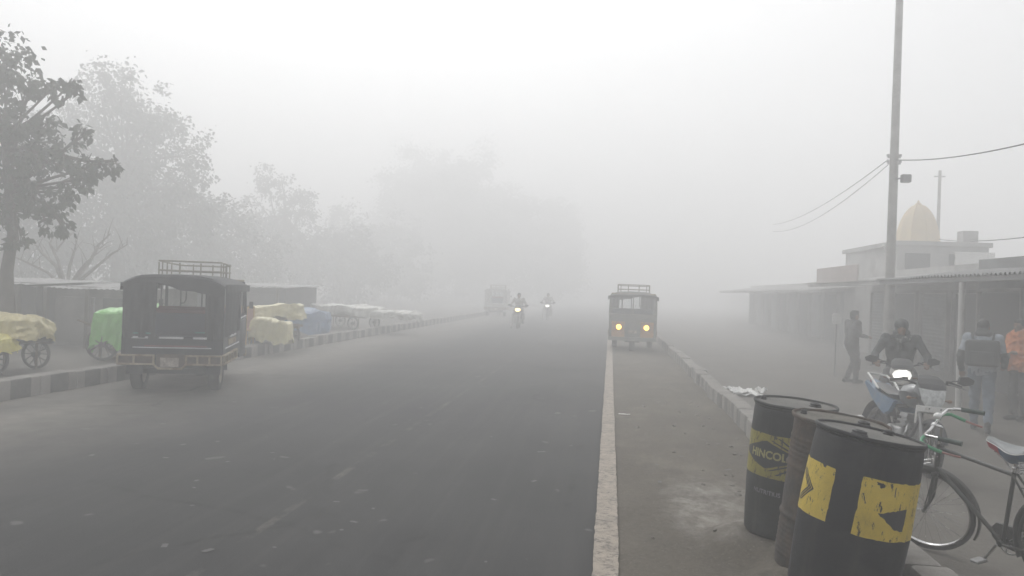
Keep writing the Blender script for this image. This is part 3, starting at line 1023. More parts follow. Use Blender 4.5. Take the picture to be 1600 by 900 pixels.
# ------------------------------------------------------------------ motorcycles
LAMP_OFF = pm('lamp_lens', (0.55, 0.57, 0.57), 0.12, 0.0, var=0.35, scale=22, coat=0.6)
LAMP_GLINT = emat('headlamp_painted_glint', (1.0, 0.97, 0.9), 1.0)
_n, _l = LAMP_GLINT.node_tree.nodes, LAMP_GLINT.node_tree.links
_tc = _n.new('ShaderNodeTexCoord')
_r = ramp(_n, _l, noise_node(_n, _l, _tc, 13, 3, 0.5), [(0.42, 0.35), (0.62, 1.0)])
_l.new(maths(_n, _l, 'MULTIPLY', _r, 2.4), _n['Principled BSDF'].inputs['Emission Strength'])  # patchy emission stands in for bright reflections in the rider's lens
ORANGE = pm('indicator_amber', (0.20, 0.09, 0.03), 0.4)
def motorcycle(label, loc, heading, paint, cowl, lit, group=None, steer=0.0, guard=True, lamp=None, screen=True, tankm=None, mirrors=(-1, 1)):
    t = thing('motorcycle', label, 'motorcycle', loc, heading, group)
    WB, WR = 1.27, 0.30
    fxw, rxw = 0.65, -0.62
    axis = Vector((-0.45, 0, 1)).normalized()
    pv = Vector((0.42, 0, 0.80))
    ST = Matrix.Translation(pv) @ Matrix.Rotation(R(steer), 4, axis) @ Matrix.Translation(-pv)
    def wheel(name, x, tw, M0):
        A = M0 @ Matrix.Translation((x, 0, WR)) @ RX
        mb = MB()
        mb.ring([(WR - tw * .5 + tw * .5 * math.cos(2 * math.pi * i / 10), tw * .5 * math.sin(2 * math.pi * i / 10)) for i in range(10)], 40, 0, A)
        o = mb.build(name, M['rubber'], t)
        m2 = MB()
        rr = WR - tw * .9
        m2.ring([(rr + .02, -tw * .36), (rr + .02, tw * .36), (rr - .012, tw * .3), (rr - .012, -tw * .3)], 40, 0, A)
        m2.lathe([(.03, -.06), (.05, -.05), (.05, .05), (.03, .06)], 18, 0, A)
        for k in range(5):
            a = 2 * math.pi * k / 5
            for d in (-.16, .16):
                m2.tube([A @ Vector((.04 * math.cos(a), .04 * math.sin(a), 0)), A @ Vector((rr * math.cos(a + d), rr * math.sin(a + d), 0))], .011, 6)
        m2.build('rim', M['dark_plastic'], o)
        m3 = MB()
        m3.ring([(.11, .058), (.125, .058), (.125, .063), (.11, .063)], 30, 0, A)
        m3.build('brake_disc', M['steel'], o)
    wheel('front_wheel', fxw, .085, ST)
    wheel('rear_wheel', rxw, .105, Matrix.Identity(4))
    def steered(mb):
        mb.v = [ST @ p for p in mb.v]
        return mb
    mb = MB()
    for s in (-1, 1):
        mb.tube([(fxw, s * .085, WR), (fxw - .10, s * .085, WR + .26)], .026, 10)
        mb.tube([(fxw - .10, s * .085, WR + .24), (fxw - .27, s * .085, WR + .62)], .017, 10)
    mb.box((fxw - .25, 0, WR + .56), (.05, .21, .03), bevel=.008)
    mb.box((fxw - .165, 0, WR + .40), (.06, .21, .03), bevel=.008)
    mb.tube([(fxw, -.10, WR), (fxw, .10, WR)], .012, 8)
    steered(mb).build('fork', M['steel'], t)
    mb = MB()
    rings = []
    for i in range(19):
        a = R(20 + 120 * i / 18)
        rings.append([(fxw + (WR + .025 + dr) * math.cos(a), yy, WR + (WR + .025 + dr) * math.sin(a)) for dr, yy in ((-.03, -.065), (0, -.058), (.018, -.03), (.022, 0), (.018, .03), (0, .058), (-.03, .065), (.0, .045), (.010, 0), (.0, -.045))])
    mb.loft(rings)
    steered(mb).build('front_mudguard', M['dark_plastic'], t)
    # cowl round the lamp: angular shell, visor above
    mb = MB()
    def cowl_ring(x, w, zt, zb, k=0.65):
        zm = zt - (zt - zb) * .38
        return [(x, -w, zm), (x, -w * .78, zt), (x, 0, zt + .02), (x, w * .78, zt), (x, w, zm), (x, w * k, zb + .03), (x, 0, zb), (x, -w * k, zb + .03)]
    mb.loft([cowl_ring(.30, .10, 1.00, .86), cowl_ring(.42, .155, 1.02, .76), cowl_ring(.52, .15, .985, .735), cowl_ring(.575, .125, .935, .735), cowl_ring(.59, .10, .91, .75)])
    steered(mb).build('headlight_cowl', cowl, t)
    if screen:
        mb = MB()
        prof = [(.57, .135, .965), (.53, .150, 1.01), (.46, .135, 1.065), (.40, .095, 1.10)]
        for (x, w_, z), (x2, w2, z2) in zip(prof, prof[1:]):
            mb.raw([(x, -w_, z), (x + .03, 0, z + .01), (x, w_, z), (x2, w2, z2), (x2 + .03, 0, z2 + .01), (x2, -w2, z2),
                    (x - .012, -w_, z), (x + .018, 0, z + .01), (x - .012, w_, z), (x2 - .012, w2, z2), (x2 + .018, 0, z2 + .01), (x2 - .012, -w2, z2)],
                   [(0, 1, 4, 5), (1, 2, 3, 4), (6, 11, 10, 7), (7, 10, 9, 8), (0, 5, 11, 6), (2, 8, 9, 3)])
        steered(mb).build('visor', M['dark_plastic'], t)
    mb = MB()
    lamp_poly = [(-.135, .965), (.0, .955), (.135, .965), (.12, .84), (.065, .75), (-.065, .75), (-.12, .84)]
    if lit:
        lamp_poly = [(-.10, .935), (-.05, .955), (.05, .955), (.10, .935), (.125, .885), (.10, .83), (.05, .805), (-.05, .805), (-.10, .83), (-.125, .885)]
    ctr = (0.638, 0, .86)
    vs = [(.618 - abs(p[0]) * .16 - max(0, p[1] - .86) * .25, p[0], p[1]) for p in lamp_poly]
    mid = [(.634 - abs(p[0]) * .2 - max(0, p[1] - .86) * .15, p[0] * .6, .86 + (p[1] - .86) * .6) for p in lamp_poly]
    bk = [(.50, p[0] * .98, p[1]) for p in lamp_poly]
    n = len(lamp_poly)
    mb.raw(bk + vs + mid + [ctr], [(i, (i + 1) % n, n + (i + 1) % n, n + i) for i in range(n)] + [(n + i, n + (i + 1) % n, 2 * n + (i + 1) % n, 2 * n + i) for i in range(n)] + [(2 * n + i, 2 * n + (i + 1) % n, 3 * n) for i in range(n)] + [tuple(range(n))[::-1]])
    lamp_o = steered(mb).build('headlight', lamp or (LAMP_GLINT if lit else LAMP_OFF), t)
    for s in (-1, 1):
        mb = MB()
        mb.tube([(.44, s * .12, .84), (.47, s * .20, .84)], .010, 8)
        mb.ell((.48, s * .215, .84), (.026, .030, .020))
        steered(mb).build('indicator', ORANGE, t)
    # handlebar
    mb = MB()
    mb.tube([(.33, -.36, 1.01), (.36, -.24, 1.035), (.39, -.10, .99), (.395, 0, .985), (.39, .10, .99), (.36, .24, 1.035), (.33, .36, 1.01)], .0125, 10)
    h = steered(mb).build('handlebar', M['dark_plastic'], t)
    for s in (-1, 1):
        g = MB()
        g.tube([(.352, s * .265, 1.032), (.325, s * .385, 1.006)], .019, 10)
        g.box((.36, s * .235, 1.036), (.05, .06, .05), bevel=.01)
        steered(g).build('grip', M['rubber'], h)
        g = MB()
        g.tube([(.39, s * .22, 1.03), (.42, s * .27, 1.02), (.405, s * .39, .99), (.395, s * .41, .985)], [.008, .007, .0065, .009], 8)
        steered(g).build('brake_lever', M['steel'], h)
        if s not in mirrors:
            continue
        g = MB()
        g.tube([(.36, s * .24, 1.04), (.375, s * .27, 1.065), (.38, s * .33, 1.075)], .007, 8)
        g.loft([[(.385 + dx_, s * (.335 + y_ * .14), 1.08 + z_ * .055) for (y_, z_) in ((-.1, -.6), (.35, -1), (1, -.55), (1.1, .3), (.6, .95), (0, .75))] for dx_ in (-.02, .0, .022)])
        steered(g).build('mirror', M['dark_plastic'], t)
    # tank, seat, panels, tail
    def egg(x, w, zt, zb):
        return [(x, w * math.sin(a) * (1 if math.cos(a) > 0 else .8), (zt + zb) / 2 + (zt - zb) / 2 * math.cos(a)) for a in [2 * math.pi * i / 14 for i in range(14)]]
    mb = MB()
    mb.loft([egg(.40, .05, .90, .78), egg(.34, .12, .965, .72), egg(.22, .155, .995, .70), egg(.06, .15, .97, .70), egg(-.06, .10, .90, .72), egg(-.10, .06, .86, .74)])
    tank = mb.build('fuel_tank', tankm or paint, t)
    mb = MB()
    mb.lathe([(.035, .985), (.035, 1.003), (.025, 1.006), (.001, 1.006)], 16, 0, Matrix.Translation((.17, 0, 0)))
    mb.build('filler_cap', M['steel'], tank)
    mb = MB()
    mb.loft([egg(.02, .07, .85, .77), egg(-.06, .11, .845, .755), egg(-.25, .135, .83, .74), egg(-.42, .125, .855, .77), egg(-.62, .11, .895, .81), egg(-.74, .07, .90, .84)])
    mb.build('seat', M['dark_plastic'], t)
    mb = MB()
    for s in (-1, 1):
        P = [(.0, .74), (-.20, .755), (-.50, .79), (-.83, .90), (-.86, .87), (-.60, .70), (-.38, .60), (-.22, .55), (-.10, .60)]
        rr_ = [[(x, s * .112, z) for x, z in P], [(x * .99 - .005, s * .145, z * .985 + .01) for x, z in P], [(x * .96 - .014, s * .155, z * .96 + .028) for x, z in P]]
        mb.loft(rr_)
    mb.build('side_panel', paint, t)
    mb = MB()
    mb.loft([egg(-.66, .10, .87, .74), egg(-.82, .075, .91, .82), egg(-.92, .04, .925, .87)])
    tl = mb.build('tail', paint, t)
    mb = MB()
    mb.box((-.925, 0, .885), (.03, .10, .045), bevel=.01)
    mb.build('tail_light', pm('tail_light_red', (0.25, 0.02, 0.02), 0.2), tl)
    mb = MB()
    mb.tube([(-.50, .13, .83), (-.66, .14, .92), (-.86, .12, .985), (-.90, 0, .99), (-.86, -.12, .985), (-.66, -.14, .92), (-.50, -.13, .83)], .013, 10)
    mb.build('grab_rail', M['white'] if paint is not None and guard else M['steel'], t)
    # frame, engine, exhaust, swing arm
    mb = MB()
    mb.tube([(.40, 0, .88), (.34, 0, .62), (.22, 0, .40), (-.02, 0, .22), (-.26, 0, .24)], .022, 8)
    mb.tube([(.36, 0, .80), (.0, 0, .70), (-.30, 0, .66), (-.80, 0, .82)], .022, 8)
    for s in (-1, 1):
        mb.tube([(-.22, s * .08, .36), (rxw, s * .09, WR)], .02, 8)
        mb.tube([(-.36, s * .13, .64), (-.55, s * .13, .36)], .013, 8)
        pts = [(-.36 + (-.19) * k / 40 + .024 * math.cos(k * .95), s * .13 + .024 * math.sin(k * .95), .64 - .27 * k / 40) for k in range(41)]
        mb.tube(pts, .006, 5)
        mb.tube([(-.12, s * .09, .30), (-.12, s * .22, .29)], .012, 8)
    mb.build('frame', M['dark_plastic'], t)
    mb = MB()
    mb.box((-.02, 0, .36), (.34, .24, .20), bevel=.04, seg=3)
    mb.loft([[(.10 + dx_ * .3 + x_ * .075 * k, y_ * .085 * k, .46 + dx_) for x_, y_ in ((-1, -1), (1, -1), (1, 1), (-1, 1))] for dx_, k in ((0, 1), (.025, 1.25), (.03, .9), (.06, .9), (.065, 1.25), (.085, 1.25), (.09, .9), (.12, .9), (.125, 1.2), (.17, 1.1))])
    for s in (-1, 1):
        mb.lathe([(.10, 0), (.10, .03), (.07, .045), (.001, .047)], 22, 0, Matrix.Translation((-.06, s * .12, .35)) @ Matrix.Rotation(R(-90 * s), 4, 'X'))
    mb.build('engine', M['steel'], t)
    mb = MB()
    mb.tube([(.20, -.05, .52), (.27, -.10, .42), (.20, -.13, .27), (-.10, -.15, .24), (-.25, -.15, .26)], .02, 10)
    mb.tube([(-.22, -.155, .26), (-.30, -.16, .275), (-.78, -.17, .40), (-.82, -.17, .41)], [.025, .046, .05, .03], 14)
    mb.build('exhaust', M['steel'], t)
    mb = MB()
    rings = []
    for i in range(17):
        a = R(35 + 140 * i / 16)
        rings.append([(rxw + (WR + .05 + dr) * math.cos(a), yy, WR + .02 + (WR + .05 + dr) * math.sin(a)) for dr, yy in ((0, -.075), (.016, -.04), (.02, 0), (.016, .04), (0, .075), (.006, .04), (.01, 0), (.006, -.04))])
    mb.loft(rings)
    mb.build('rear_mudguard', M['dark_plastic'], t)
    if guard:
        mb = MB()
        mb.box((.615, 0, .745), (.012, .36, .066), bevel=.004)
        mb.tube([(.612, -.17, .74), (.612, -.172, .63), (.605, -.17, .58)], .012, 8)
        mb.tube([(.40, .06, .72), (.61, .06, .73)], .011, 8)
        mb.tube([(.40, -.06, .72), (.61, -.06, .73)], .011, 8)
        for yy in (-.04, .08):
            mb.tube([(.615, yy, .752), (.6235, yy, .752)], .008, 8, 1)
        steered(mb).build('plate_bracket', [M['white'], M['dark_plastic']], t)
    return t

BLUEP = pm('blue_tank_paint', (0.062, 0.135, 0.235), 0.35, var=0.25, coat=0.4, dirt=(0.20, 0.22, 0.24), dscale=4, damt=0.3)
SILVERP = pm('silver_fairing', (0.42, 0.41, 0.39), 0.4, 0.2, var=0.15)
COWLB = pm('cowl_slate', (0.045, 0.052, 0.060), 0.35, var=0.2, coat=0.4)
TANKG = pm('tank_grey_paint', (0.085, 0.092, 0.10), 0.35, var=0.2, coat=0.4)
HAZEP = pm('hazed_tank_paint', (0.32, 0.32, 0.32), 0.35, coat=0.4)  # distant motorcycles coloured lighter, as the fog would pale them
m_ = motorcycle('blue motorcycle parked on its stand behind the drums with white plate bracket', (3.42, 9.95, G_RIGHT), R(-83), BLUEP, COWLB, False, 'motorcycles in the fog', steer=-8, tankm=TANKG, mirrors=(1,))
m_.rotation_euler = (R(-7), 0, R(-83))
motorcycle('silver-fronted motorcycle with reflections painted as glow in its headlight, ridden by a muffled man', (4.30, 12.55, G_RIGHT), R(-106), SILVERP, SILVERP, True, 'motorcycles in the fog', guard=False)
FARLAMP = emat('far_headlamp_amber', (1.0, 0.70, 0.28), 4.5)
motorcycle('dim distant motorcycle with one amber headlight out on the road', (-4.25, 37.5, 0.0), R(-88), HAZEP, HAZEP, True, 'motorcycles in the fog', guard=False, lamp=FARLAMP)
FARLAMP2 = emat('far_headlamp_white', (1.0, 0.95, 0.85), 2.5)
motorcycle('faintest motorcycle, a pale light deepest in the fog', (-3.85, 50.0, 0.0), R(-88), HAZEP, HAZEP, True, 'motorcycles in the fog', guard=False, lamp=FARLAMP2)

# ------------------------------------------------------------------ three-wheeled passenger tempos
CANVAS = pm('canvas_dark', (0.022, 0.024, 0.028), 0.8, var=0.3, scale=3, bump=0.3, bscale=6, dirt=(0.085, 0.083, 0.078), dscale=2.5, damt=0.35)
CREAM = pm('cream_rust', (0.36, 0.31, 0.22), 0.7, var=0.25, scale=6, dirt=(0.16, 0.09, 0.05), dscale=7, damt=0.55)
RUSTY = pm('rust_panel', (0.11, 0.07, 0.05), 0.8, var=0.35, scale=7, dirt=(0.05, 0.045, 0.04), dscale=5, damt=0.5)
SILVER = pm('silver_strip', (0.62, 0.63, 0.64), 0.4, 0.3, var=0.15)
MAROON = pm('maroon_rexine', (0.16, 0.035, 0.04), 0.5, var=0.25)
NAVY = pm('navy_rexine', (0.03, 0.04, 0.085), 0.5, var=0.25)
TEAL = pm('teal_strip', (0.03, 0.20, 0.19), 0.5)
GALV = pm('rack_paint', (0.26, 0.24, 0.19), 0.6, 0.1, var=0.25)
PLATE = pm('number_plate_worn', (0.42, 0.38, 0.33), 0.7, var=0.3, scale=14, dirt=(0.16, 0.12, 0.10), dscale=11, damt=0.6)
TEMPO_DARK = pm('tempo_dark_blue', (0.020, 0.024, 0.034), 0.45, var=0.3, dirt=(0.075, 0.072, 0.068), dscale=2.5, damt=0.35, spec=0.25)
TEMPO_GREY = pm('tempo_dull_olive', (0.22, 0.22, 0.20), 0.55, var=0.2)
TEMPO_PALE = pm('tempo_hazed_grey', (0.42, 0.42, 0.40), 0.6)  # haze over the far tempo worked into its paint and canvas
CANVAS_GREY = pm('canvas_grey', (0.11, 0.11, 0.105), 0.85, var=0.2)
REDP = pm('tempo_orange_panel', (0.44, 0.25, 0.11), 0.45, var=0.25)
YELP = pm('tempo_yellow_panel', (0.50, 0.36, 0.10), 0.45, var=0.25)

def tempo(label, loc, rz, body, lamp, front_panels, canvas=CANVAS):
    """x right, y forward, origin on the ground"""
    t = thing('passenger_tempo', label, 'tempo', loc, rz, 'passenger tempos on the road')
    W = 0.75
    mb = MB()
    mb.box((0, .15, .47), (1.44, 2.9, .07), bevel=.01)
    for s in (-1, 1):
        mb.box((s * .45, .1, .39), (.07, 2.6, .10))
    mb.box((0, -.72, .30), (1.1, .09, .09))
    mb.box((0, .5, .36), (.5, .9, .22), bevel=.03)
    mb.build('chassis', M['dark_plastic'], t)
    mb = MB()
    for s in (-1, 1):
        mb.box((s * .735, -.25, .69), (.03, 1.9, .40), bevel=.008)
    mb.box((0, -1.195, .69), (1.42, .035, .38), bevel=.008)
    for x, y in ((-W + .035, -1.18), (W - .035, -1.18), (-W + .035, -.25), (W - .035, -.25), (-W + .035, .72), (W - .035, .72)):
        mb.box((x, y, 1.10), (.05, .05, 1.22), bevel=.008)
    mb.build('body', body, t)
    # cab: nose with flat full-width front, doors
    mb = MB()
    poly = [(.74, .36), (1.62, .34), (1.74, .46), (1.76, .80), (1.70, 1.14), (1.62, 1.18), (1.62, 1.14), (.74, 1.05)]
    for s in (-1, 1):
        mb.prism([(.74, .40), (1.55, .40), (1.55, 1.10), (.74, 1.06)], .03, 0, Matrix.Rotation(R(90), 4, 'Z') @ Matrix.Translation((0, -s * .72, 0)), bevel=.006)
    fr = []
    for (y, z, w_) in ((1.50, .36, .70), (1.66, .37, .70), (1.74, .46, .715), (1.765, .80, .73), (1.70, 1.15, .735), (1.60, 1.17, .735)):
        fr.append([(-w_, y - .10, z), (-w_ + .05, y - .02, z), (-w_ * .5, y, z), (0, y + .012, z), (w_ * .5, y, z), (w_ - .05, y - .02, z), (w_, y - .10, z)])
    vs = [p for r_ in fr for p in r_]
    nn = 7
    mb.raw(vs, [(i * nn + k, i * nn + k + 1, (i + 1) * nn + k + 1, (i + 1) * nn + k) for i in range(len(fr) - 1) for k in range(nn - 1)])
    for s in (-1, 1):
        mb.tube([(s * .715, 1.58, 1.14), (s * .70, 1.50, 1.72)], .028, 8)
        mb.tube([(s * .72, .76, 1.04), (s * .72, .76, 1.72)], .024, 8)
        mb.tube([(s * .72, 1.18, 1.08), (s * .72, 1.16, 1.70)], .012, 8)
        mb.tube([(s * .72, .78, 1.10), (s * .72, 1.56, 1.13)], .014, 8, 1)
    mb.tube([(0, 1.60, 1.16), (0, 1.50, 1.74)], .018, 8)
    mb.box((0, 1.50, 1.74), (1.40, .05, .06), bevel=.01)
    mb.box((0, 1.25, 1.0), (1.36, .34, .14), bevel=.03)
    mb.tube([(.36, 1.22, 1.02), (.36, 1.05, 1.10)], .018, 8)
    cab = mb.build('cab', [body, SILVER], t)
    mb = MB()
    mb.ring([(.17 + .013 * math.cos(2 * math.pi * i / 8), .013 * math.sin(2 * math.pi * i / 8)) for i in range(8)], 26, 0, Matrix.Translation((.36, 1.04, 1.11)) @ Matrix.Rotation(R(60), 4, 'X'))
    mb.tube([(.20, 1.04, 1.11), (.52, 1.04, 1.11)], .009, 6)
    mb.build('steering_wheel', M['dark_plastic'], cab)
    mb = MB()
    for x0, x1 in ((-.69, -.02), (.02, .69)):
        mb.raw([(x0, 1.605, 1.17), (x1, 1.605, 1.17), (x1, 1.51, 1.71), (x0, 1.51, 1.71), (x0, 1.600, 1.17), (x1, 1.600, 1.17), (x1, 1.505, 1.71), (x0, 1.505, 1.71)], [(0, 1, 2, 3), (7, 6, 5, 4), (0, 4, 5, 1), (2, 6, 7, 3), (0, 3, 7, 4), (1, 5, 6, 2)])
    mb.build('windscreen', M['glass'], cab)
    mb = MB()
    mb.box((0, 1.545, 1.785), (1.36, .05, .045), bevel=.012)
    mb.build('visor_strip', CREAM, cab)
    for s in (-1, 1):
        mb = MB()
        mb.lathe([(.105, 0), (.11, .02), (.095, .03), (.088, .03)], 28, 0, Matrix.Translation((s * .42, 1.74, .76)) @ Matrix.Rotation(R(-90), 4, 'X'))
        hl = mb.build('headlight_ring', M['steel'], cab)
        mb = MB()
        mb.lathe([(.088, .022), (.07, .04), (.035, .048), (.001, .05)], 28, 0, Matrix.Translation((s * .42, 1.74, .76)) @ Matrix.Rotation(R(-90), 4, 'X'))
        mb.build('headlight', lamp, cab)
        mb = MB()
        mb.box((s * .44, 1.755, .68 if front_panels else .70), (.40, .035, .50), bevel=.02)
        mb.build('front_panel', front_panels or body, cab)
        if not front_panels:
            mb = MB()
            mb.tube([(s * .70, 1.55, 1.28), (s * .79, 1.60, 1.32)], .008, 6)
            mb.box((s * .815, 1.60, 1.33), (.075, .02, .13), bevel=.008)
            mb.build('mirror', M['dark_plastic'], cab)
    mb = MB()
    mb.box((0, 1.80, .40), (1.46, .05, .12), bevel=.012)
    mb.box((0, 1.77, .50), (.05, .03, .02))
    mb.build('bumper', body if front_panels else CREAM, cab)
    mb = MB()
    mb.box((0, 1.79, .62), (.26, .012, .10), bevel=.003)
    mb.build('number_plate', PLATE, cab)
    # canvas canopy
    mb = MB()
    def roof_ring(y, k, zo):
        pts = []
        for i in range(19):
            u = -1 + 2 * i / 18
            x = W * 1.03 * (abs(u) ** 0.85) * (1 if u > 0 else -1)
            z = 1.69 + k * .78 * (1 - abs(u) ** 3.6) + 0.012 * nz(x * 5, y * 4)
            pts.append((x, y, z + zo))
        return pts + [(p[0] * .97, y, p[2] - .04) for p in pts[::-1]]
    ys = [-1.29, -1.25, -.9, -.5, -.1, .3, .7, 1.1, 1.4, 1.58, 1.64]
    ks = [.16, .20, .215, .22, .22, .22, .215, .20, .18, .14, .09]
    mb.loft([roof_ring(y, k, -.01 * (y < -1.27)) for y, k in zip(ys, ks)])
    for s in (-1, 1):
        mb.grid(lambda u, v: (s * (W * 1.03 + .006 * math.sin(u * 40)), -1.27 + u * 2.85, 1.71 - v * (.12 + .02 * nz(u * 9, s))), 40, 3)
    canopy = mb.build('canopy', canvas, t)
    # rear curtain and scalloped valance
    rz_top = lambda x: 1.675 + .155 * (1 - min(1, abs(x) / (W * 1.03)) ** 4.2)
    mb = MB()
    mb.grid(lambda u, v: (-W + .01 + u * .49 + .008 * nz(v * 7, 3), -1.235 + .022 * math.sin(u * 17 + v) * (.4 + v), rz_top(-W + u * .49) - v * (rz_top(-W + u * .49) - .86)), 30, 10)
    mb.grid(lambda u, v: (.47 + u * .285, -1.235 + .018 * math.sin(u * 15 + v) * (.4 + v), rz_top(.47 + u * .285) - v * (rz_top(.47 + u * .285) - .82)), 20, 10)
    mb.grid(lambda u, v: (-W + .02 + u * 1.47, -1.262 + .01 * math.sin(u * 21), rz_top(-W + .02 + u * 1.47) + .012 - v * (.10 + .16 * (0.5 + .5 * math.sin(u * 5.2 + 3.9)) + .03 * nz(u * 8, 2))), 60, 5)
    mb.grid(lambda u, v: (W + .005 + .014 * math.sin(u * 26 + v * 2), -1.20 + u * 1.40, 1.72 - v * .84), 50, 8)
    mb.build('curtain', canvas, canopy)
    # roof rack on the front half
    mb = MB()
    x0, x1, y0, y1 = -.50, .50, -.05, 1.15
    for z in (1.925, 2.085):
        r_ = .014
        mb.tube([(x0, y0, z), (x1, y0, z), (x1, y1 - .15, z - (.03 if z > 2.0 else 0)), (x1 - .12, y1, z - (.05 if z > 2.0 else 0)), (x0 + .12, y1, z - (.05 if z > 2.0 else 0)), (x0, y1 - .15, z - (.03 if z > 2.0 else 0))], r_, 8, closed=True)
    for x in (x0, -.17, .17, x1):
        for y in (y0, y1 - .03):
            mb.tube([(x * (1 if y < 1 or abs(x) < .3 else .8), y, 1.80), (x * (1 if y < 1 or abs(x) < .3 else .8), y, 2.06)], .012, 6)
    for y in (.2, .55, .9):
        mb.tube([(x0, y, 1.80), (x0, y, 2.08)], .012, 6)
        mb.tube([(x1, y, 1.80), (x1, y, 2.08)], .012, 6)
        mb.tube([(x0, y, 1.925), (x1, y, 1.925)], .010, 6)
    mb.build('roof_rack', GALV, t)
    # seats
    for y, m_, nm in ((-.62, NAVY, 'seat'), (.45, MAROON, 'seat')):
        mb = MB()
        mb.box((0, y, .78), (1.30, .40, .14), 0, bevel=.04, seg=3)
        mb.box((0, y + .22, 1.08), (1.28, .09, .44), 1, bevel=.035, seg=3)
        mb.box((0, y + .20, 1.26), (1.29, .10, .08), 2, bevel=.03, seg=3)
        mb.build(nm, [NAVY, NAVY, MAROON], t)
    mb = MB()
    mb.tube([(-.30, .76, 1.3), (-.30, .76, 1.78)], .014, 8)
    mb.tube([(.06, .76, 1.05), (.06, .76, 1.80)], .014, 8)
    mb.tube([(-.20, .72, 1.80), (-.20, .72, 1.42), (-.23, .70, 1.36), (-.30, .70, 1.35)], .012, 8)
    mb.tube([(.35, .76, 1.05), (.35, .76, 1.80)], .02, 8)
    mb.build('grab_pole', M['dark_plastic'], t)
    # tailgate trim
    mb = MB()
    for x0, x1 in ((-.60, -.36), (-.20, .16), (.30, .54)):
        mb.box(((x0 + x1) / 2, -1.222, .865), (x1 - x0, .015, .032), 0, bevel=.004)
    mb.box((0, -1.222, .71), (1.16, .012, .018), 0, bevel=.003)
    mb.box((.05, -1.222, .735), (.92, .012, .022), 1, bevel=.003)
    mb.box((.757, -.25, .87), (.014, .70, .035), 0, bevel=.004)
    mb.box((.757, -.25, .70), (.014, 1.5, .022), 0, bevel=.004)
    mb.box((.757, -.30, .78), (.010, .80, .10), 3, bevel=.004)
    mb.box((-.45, -1.222, .93), (.26, .012, .02), 2)
    mb.box((.40, -1.222, .955), (.15, .012, .02), 2)
    mb.build('trim', [SILVER, MAROON, TEAL, CREAM], t)
    # rear step: open cream rails over rust-brown plate, dropping in the middle for the plate
    mb = MB()
    Y0 = -1.36
    def rail(x0, x1, zt, zb):
        mb.box(((x0 + x1) / 2, Y0, zt), (x1 - x0, .05, .026), 0, bevel=.004)
        mb.box(((x0 + x1) / 2, Y0, zb), (x1 - x0, .05, .026), 0, bevel=.004)
        mb.box(((x0 + x1) / 2, Y0 + .03, (zt + zb) / 2), (x1 - x0 - .01, .016, zt - zb), 1)
    rail(-.76, -.22, .60, .465)
    rail(.22, .76, .60, .465)
    for x in (-.755, -.52, -.235, .235, .40, .58, .755):
        mb.box((x, Y0 - .002, .532), (.024, .046, .11), 0)
    mb.tube([(-.24, Y0, .465), (-.17, Y0, .40), (.17, Y0, .40), (.24, Y0, .465)], .018, 8, 0)
    mb.box((0, Y0 + .05, .52), (.42, .03, .20), 1, bevel=.01)
    for x in (-.55, .55):
        mb.box((x, -1.25, .50), (.06, .20, .05), 1)
    for s in (-1, 1):
        mb.box((s * .77, -.55, .60), (.045, 1.45, .026), 0, bevel=.004)
        mb.box((s * .77, -.55, .465), (.045, 1.45, .026), 0, bevel=.004)
        mb.box((s * .75, -.55, .532), (.012, 1.44, .12), 1)
        for y in (-1.2, -.9, -.6, -.3, 0.0, .15):
            mb.box((s * .772, y, .532), (.040, .024, .11), 0)
    mb.build('rear_step', [CREAM, RUSTY], t)
    mb = MB()
    mb.box((0, Y0 - .03, .50), (.27, .012, .14), bevel=.004)
    mb.build('number_plate', PLATE, t)
    # wheels
    for x, y in ((-.58, -.72), (.58, -.72), (0, 1.28)):
        A = Matrix.Translation((x, y, .285)) @ Matrix.Rotation(R(90 if x >= 0 else -90), 4, 'Y')
        mb = MB()
        mb.ring([(.285, -.05), (.285, .05), (.272, .078), (.22, .088), (.175, .07), (.175, -.07), (.22, -.088), (.272, -.078)], 40, 0, A)
        o = mb.build('wheel', M['rubber'], t)
        mb = MB()
        mb.lathe([(.178, .065), (.17, .075), (.15, .06), (.135, .035), (.10, .03), (.07, .05), (.045, .055), (.04, .075), (.001, .08)], 30, 0, A, caps=False)
        mb.lathe([(.178, -.065), (.15, -.05), (.001, -.04)], 30, 0, A, caps=False)
        for k in range(5):
            a = 2 * math.pi * k / 5
            mb.lathe([(.011, .045), (.011, .062), (.001, .063)], 8, 0, A @ Matrix.Translation((.075 * math.cos(a), .075 * math.sin(a), 0)))
        mb.build('rim', GALV, o)
    for s in (-1, 1):
        mb = MB()
        rings = []
        for i in range(13):
            a = R(0 + 180 * i / 12)
            rings.append([(s * xx, -.72 + (.34 + dr) * math.cos(a), .285 + (.30 + dr) * math.sin(a)) for xx, dr in ((.46, 0), (.70, 0), (.70, .012), (.46, .012))])
        mb.loft(rings)
        mb.build('mudguard', body, t)
    return t

HEAD_Y = emat('lit_headlamp_yellow', (1.0, 0.55, 0.06), 5.5)
tempo('dark canvas-topped tempo seen from behind at left, with roof rack and cream rear step', (-7.12, 12.95, 0.0), R(18), TEMPO_DARK, LAMP_OFF, None)
tempo('oncoming tempo with two yellow headlights burning, beside the white edge line', (0.75, 26.7, 0.012), R(178.5), TEMPO_GREY, HEAD_Y, REDP, CANVAS_GREY)
tempo('faint shape of a tempo far down the left side of the road', (-7.6, 54.0, 0.0), R(3), TEMPO_PALE, LAMP_OFF, None, TEMPO_PALE)

